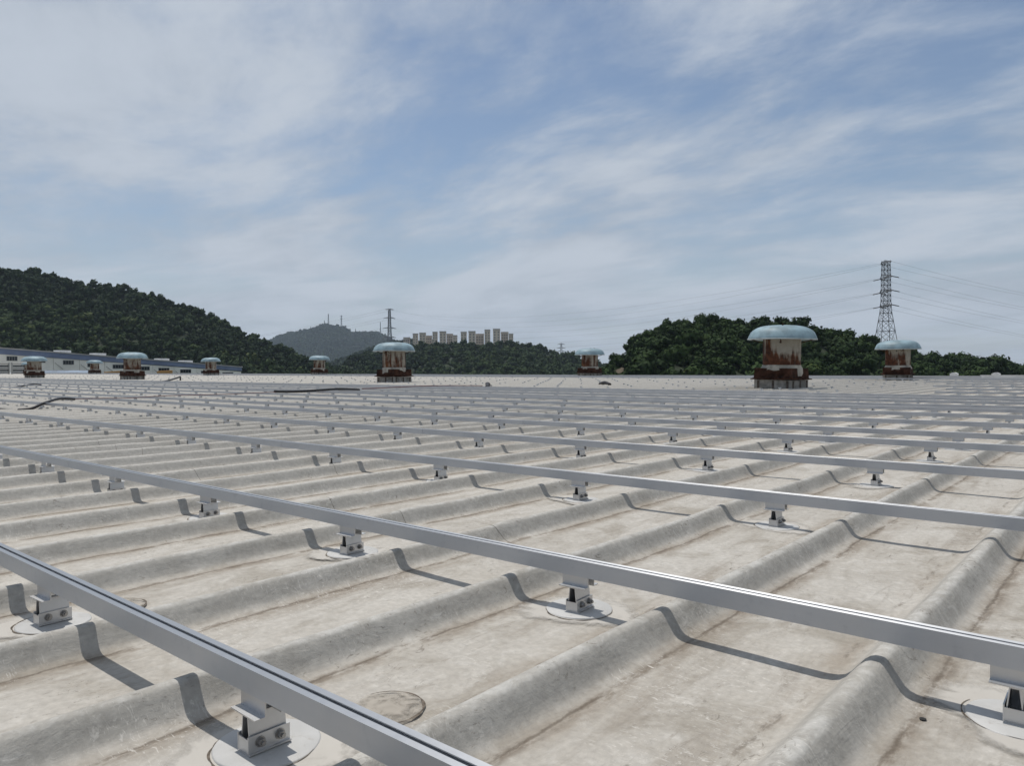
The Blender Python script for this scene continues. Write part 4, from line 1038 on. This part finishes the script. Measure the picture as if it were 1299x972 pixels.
pylon('power_pylon', 712, 435.5, 820, 0.0, [(0, 3.2), (.5, 1.3), (1, .6)], [(.96, 4.0), (.82, 4.6), (.70, 4.0)], view_az(712) - math.pi / 2, .12, 'small lattice pylon behind the low end of the middle hill', 1.2)
for (px, yt, lab, hw_) in ((416.5, 398.2, 'tallest mast on the distant mountain top', 2.6), (433, 400, 'forked mast right of the mountain summit', 2.6), (411.5, 406.5, 'short mast left of the tallest mountain mast', 1.6),
                           (394, 414.5, 'small mast on the left shoulder of the distant mountain', 1.6), (451, 417, 'small mast right of the summit dip', 1.4), (482.5, 408.5, 'thin mast beside the second pylon', 1.8)):
    d = 2420; zb = at(px, float(np.interp(px, [q[0] for q in SK_F], [q[1] for q in SK_F])) + 2.5, d).z
    pylon('radio_mast', px, yt, d, zb, [(0, hw_), (.7, hw_ * .45), (1, hw_ * .25)], [(.92, hw_ * 2.0), (.75, hw_ * 1.6)] if px in (433,) else [(.9, hw_ * .9)], view_az(px) - math.pi / 2, .30, lab, 1.4, 'mast')
wire_mat = simple('conductor', (0.16, 0.165, 0.18), 0.6)
def wire(a, b_, sag, r, label, group):
    pts = [a.lerp(b_, t) - Vector((0, 0, sag * 4 * t * (1 - t))) for t in np.linspace(0, 1, 40)]
    q = MB(); q.tube(pts, r, 4, False, False); tag(q.build('power_line', wire_mat), label, 'power line', group)
right_end = at(1700, 452, 420)
RANK = {.985: 'topmost', .86: 'upper', .80: 'upper', .74: 'lower', .58: 'lower', .62: 'lowest', .38: 'lowest'}
for (tp, f, s_) in tips_main:
    pair = '%s %s' % (RANK[f], 'near-side' if s_ < 0 else 'far-side')
    near2 = [t for t in tips_two if abs(t[1] - {.985: .985, .86: .80, .74: .58, .62: .38}[f]) < .02 and t[2] == s_][0]
    wire(tp, near2[0], 19 + 2 * s_, .034, '%s overhead power line sagging between the two pylons' % pair, 'power lines between the pylons')
    e = right_end + Vector((s_ * 5, s_ * 3, (f - .8) * 60 + 4)); wire(tp, e, 7, .034, '%s overhead power line running right from the tall pylon' % pair, 'power lines right of the tall pylon')
left_end = at(60, 452, 1300)
for (tp, f, s_) in tips_two:
    pair = '%s %s' % (RANK[f], 'left-arm' if s_ < 0 else 'right-arm')
    wire(tp, left_end + Vector((s_ * 5, 0, (f - .8) * 60)), 18, .06, '%s faint power line running left from the second pylon' % pair, 'power lines left of the second pylon')

# ------------------------------------------------------------------ air
hb = MB(); hb.box(-4300, 4300, -4300, 4300, GZ - 1.6, 185)
hz_o = hb.build('haze', None); hm = bpy.data.materials.new('hazy_air'); hm.use_nodes = True; hnt = hm.node_tree; hnt.nodes.clear()
hv = hnt.nodes.new('ShaderNodeVolumePrincipled'); hv.inputs['Color'].default_value = (0.70, 0.84, 1.0, 1); hv.inputs['Density'].default_value = 0.00012; hv.inputs['Anisotropy'].default_value = 0.2
ho = hnt.nodes.new('ShaderNodeOutputMaterial'); hnt.links.new(hv.outputs[0], ho.inputs['Volume']); hz_o.data.materials.append(hm); tag(hz_o, 'thin pale haze in the air', 'haze', kind='stuff')
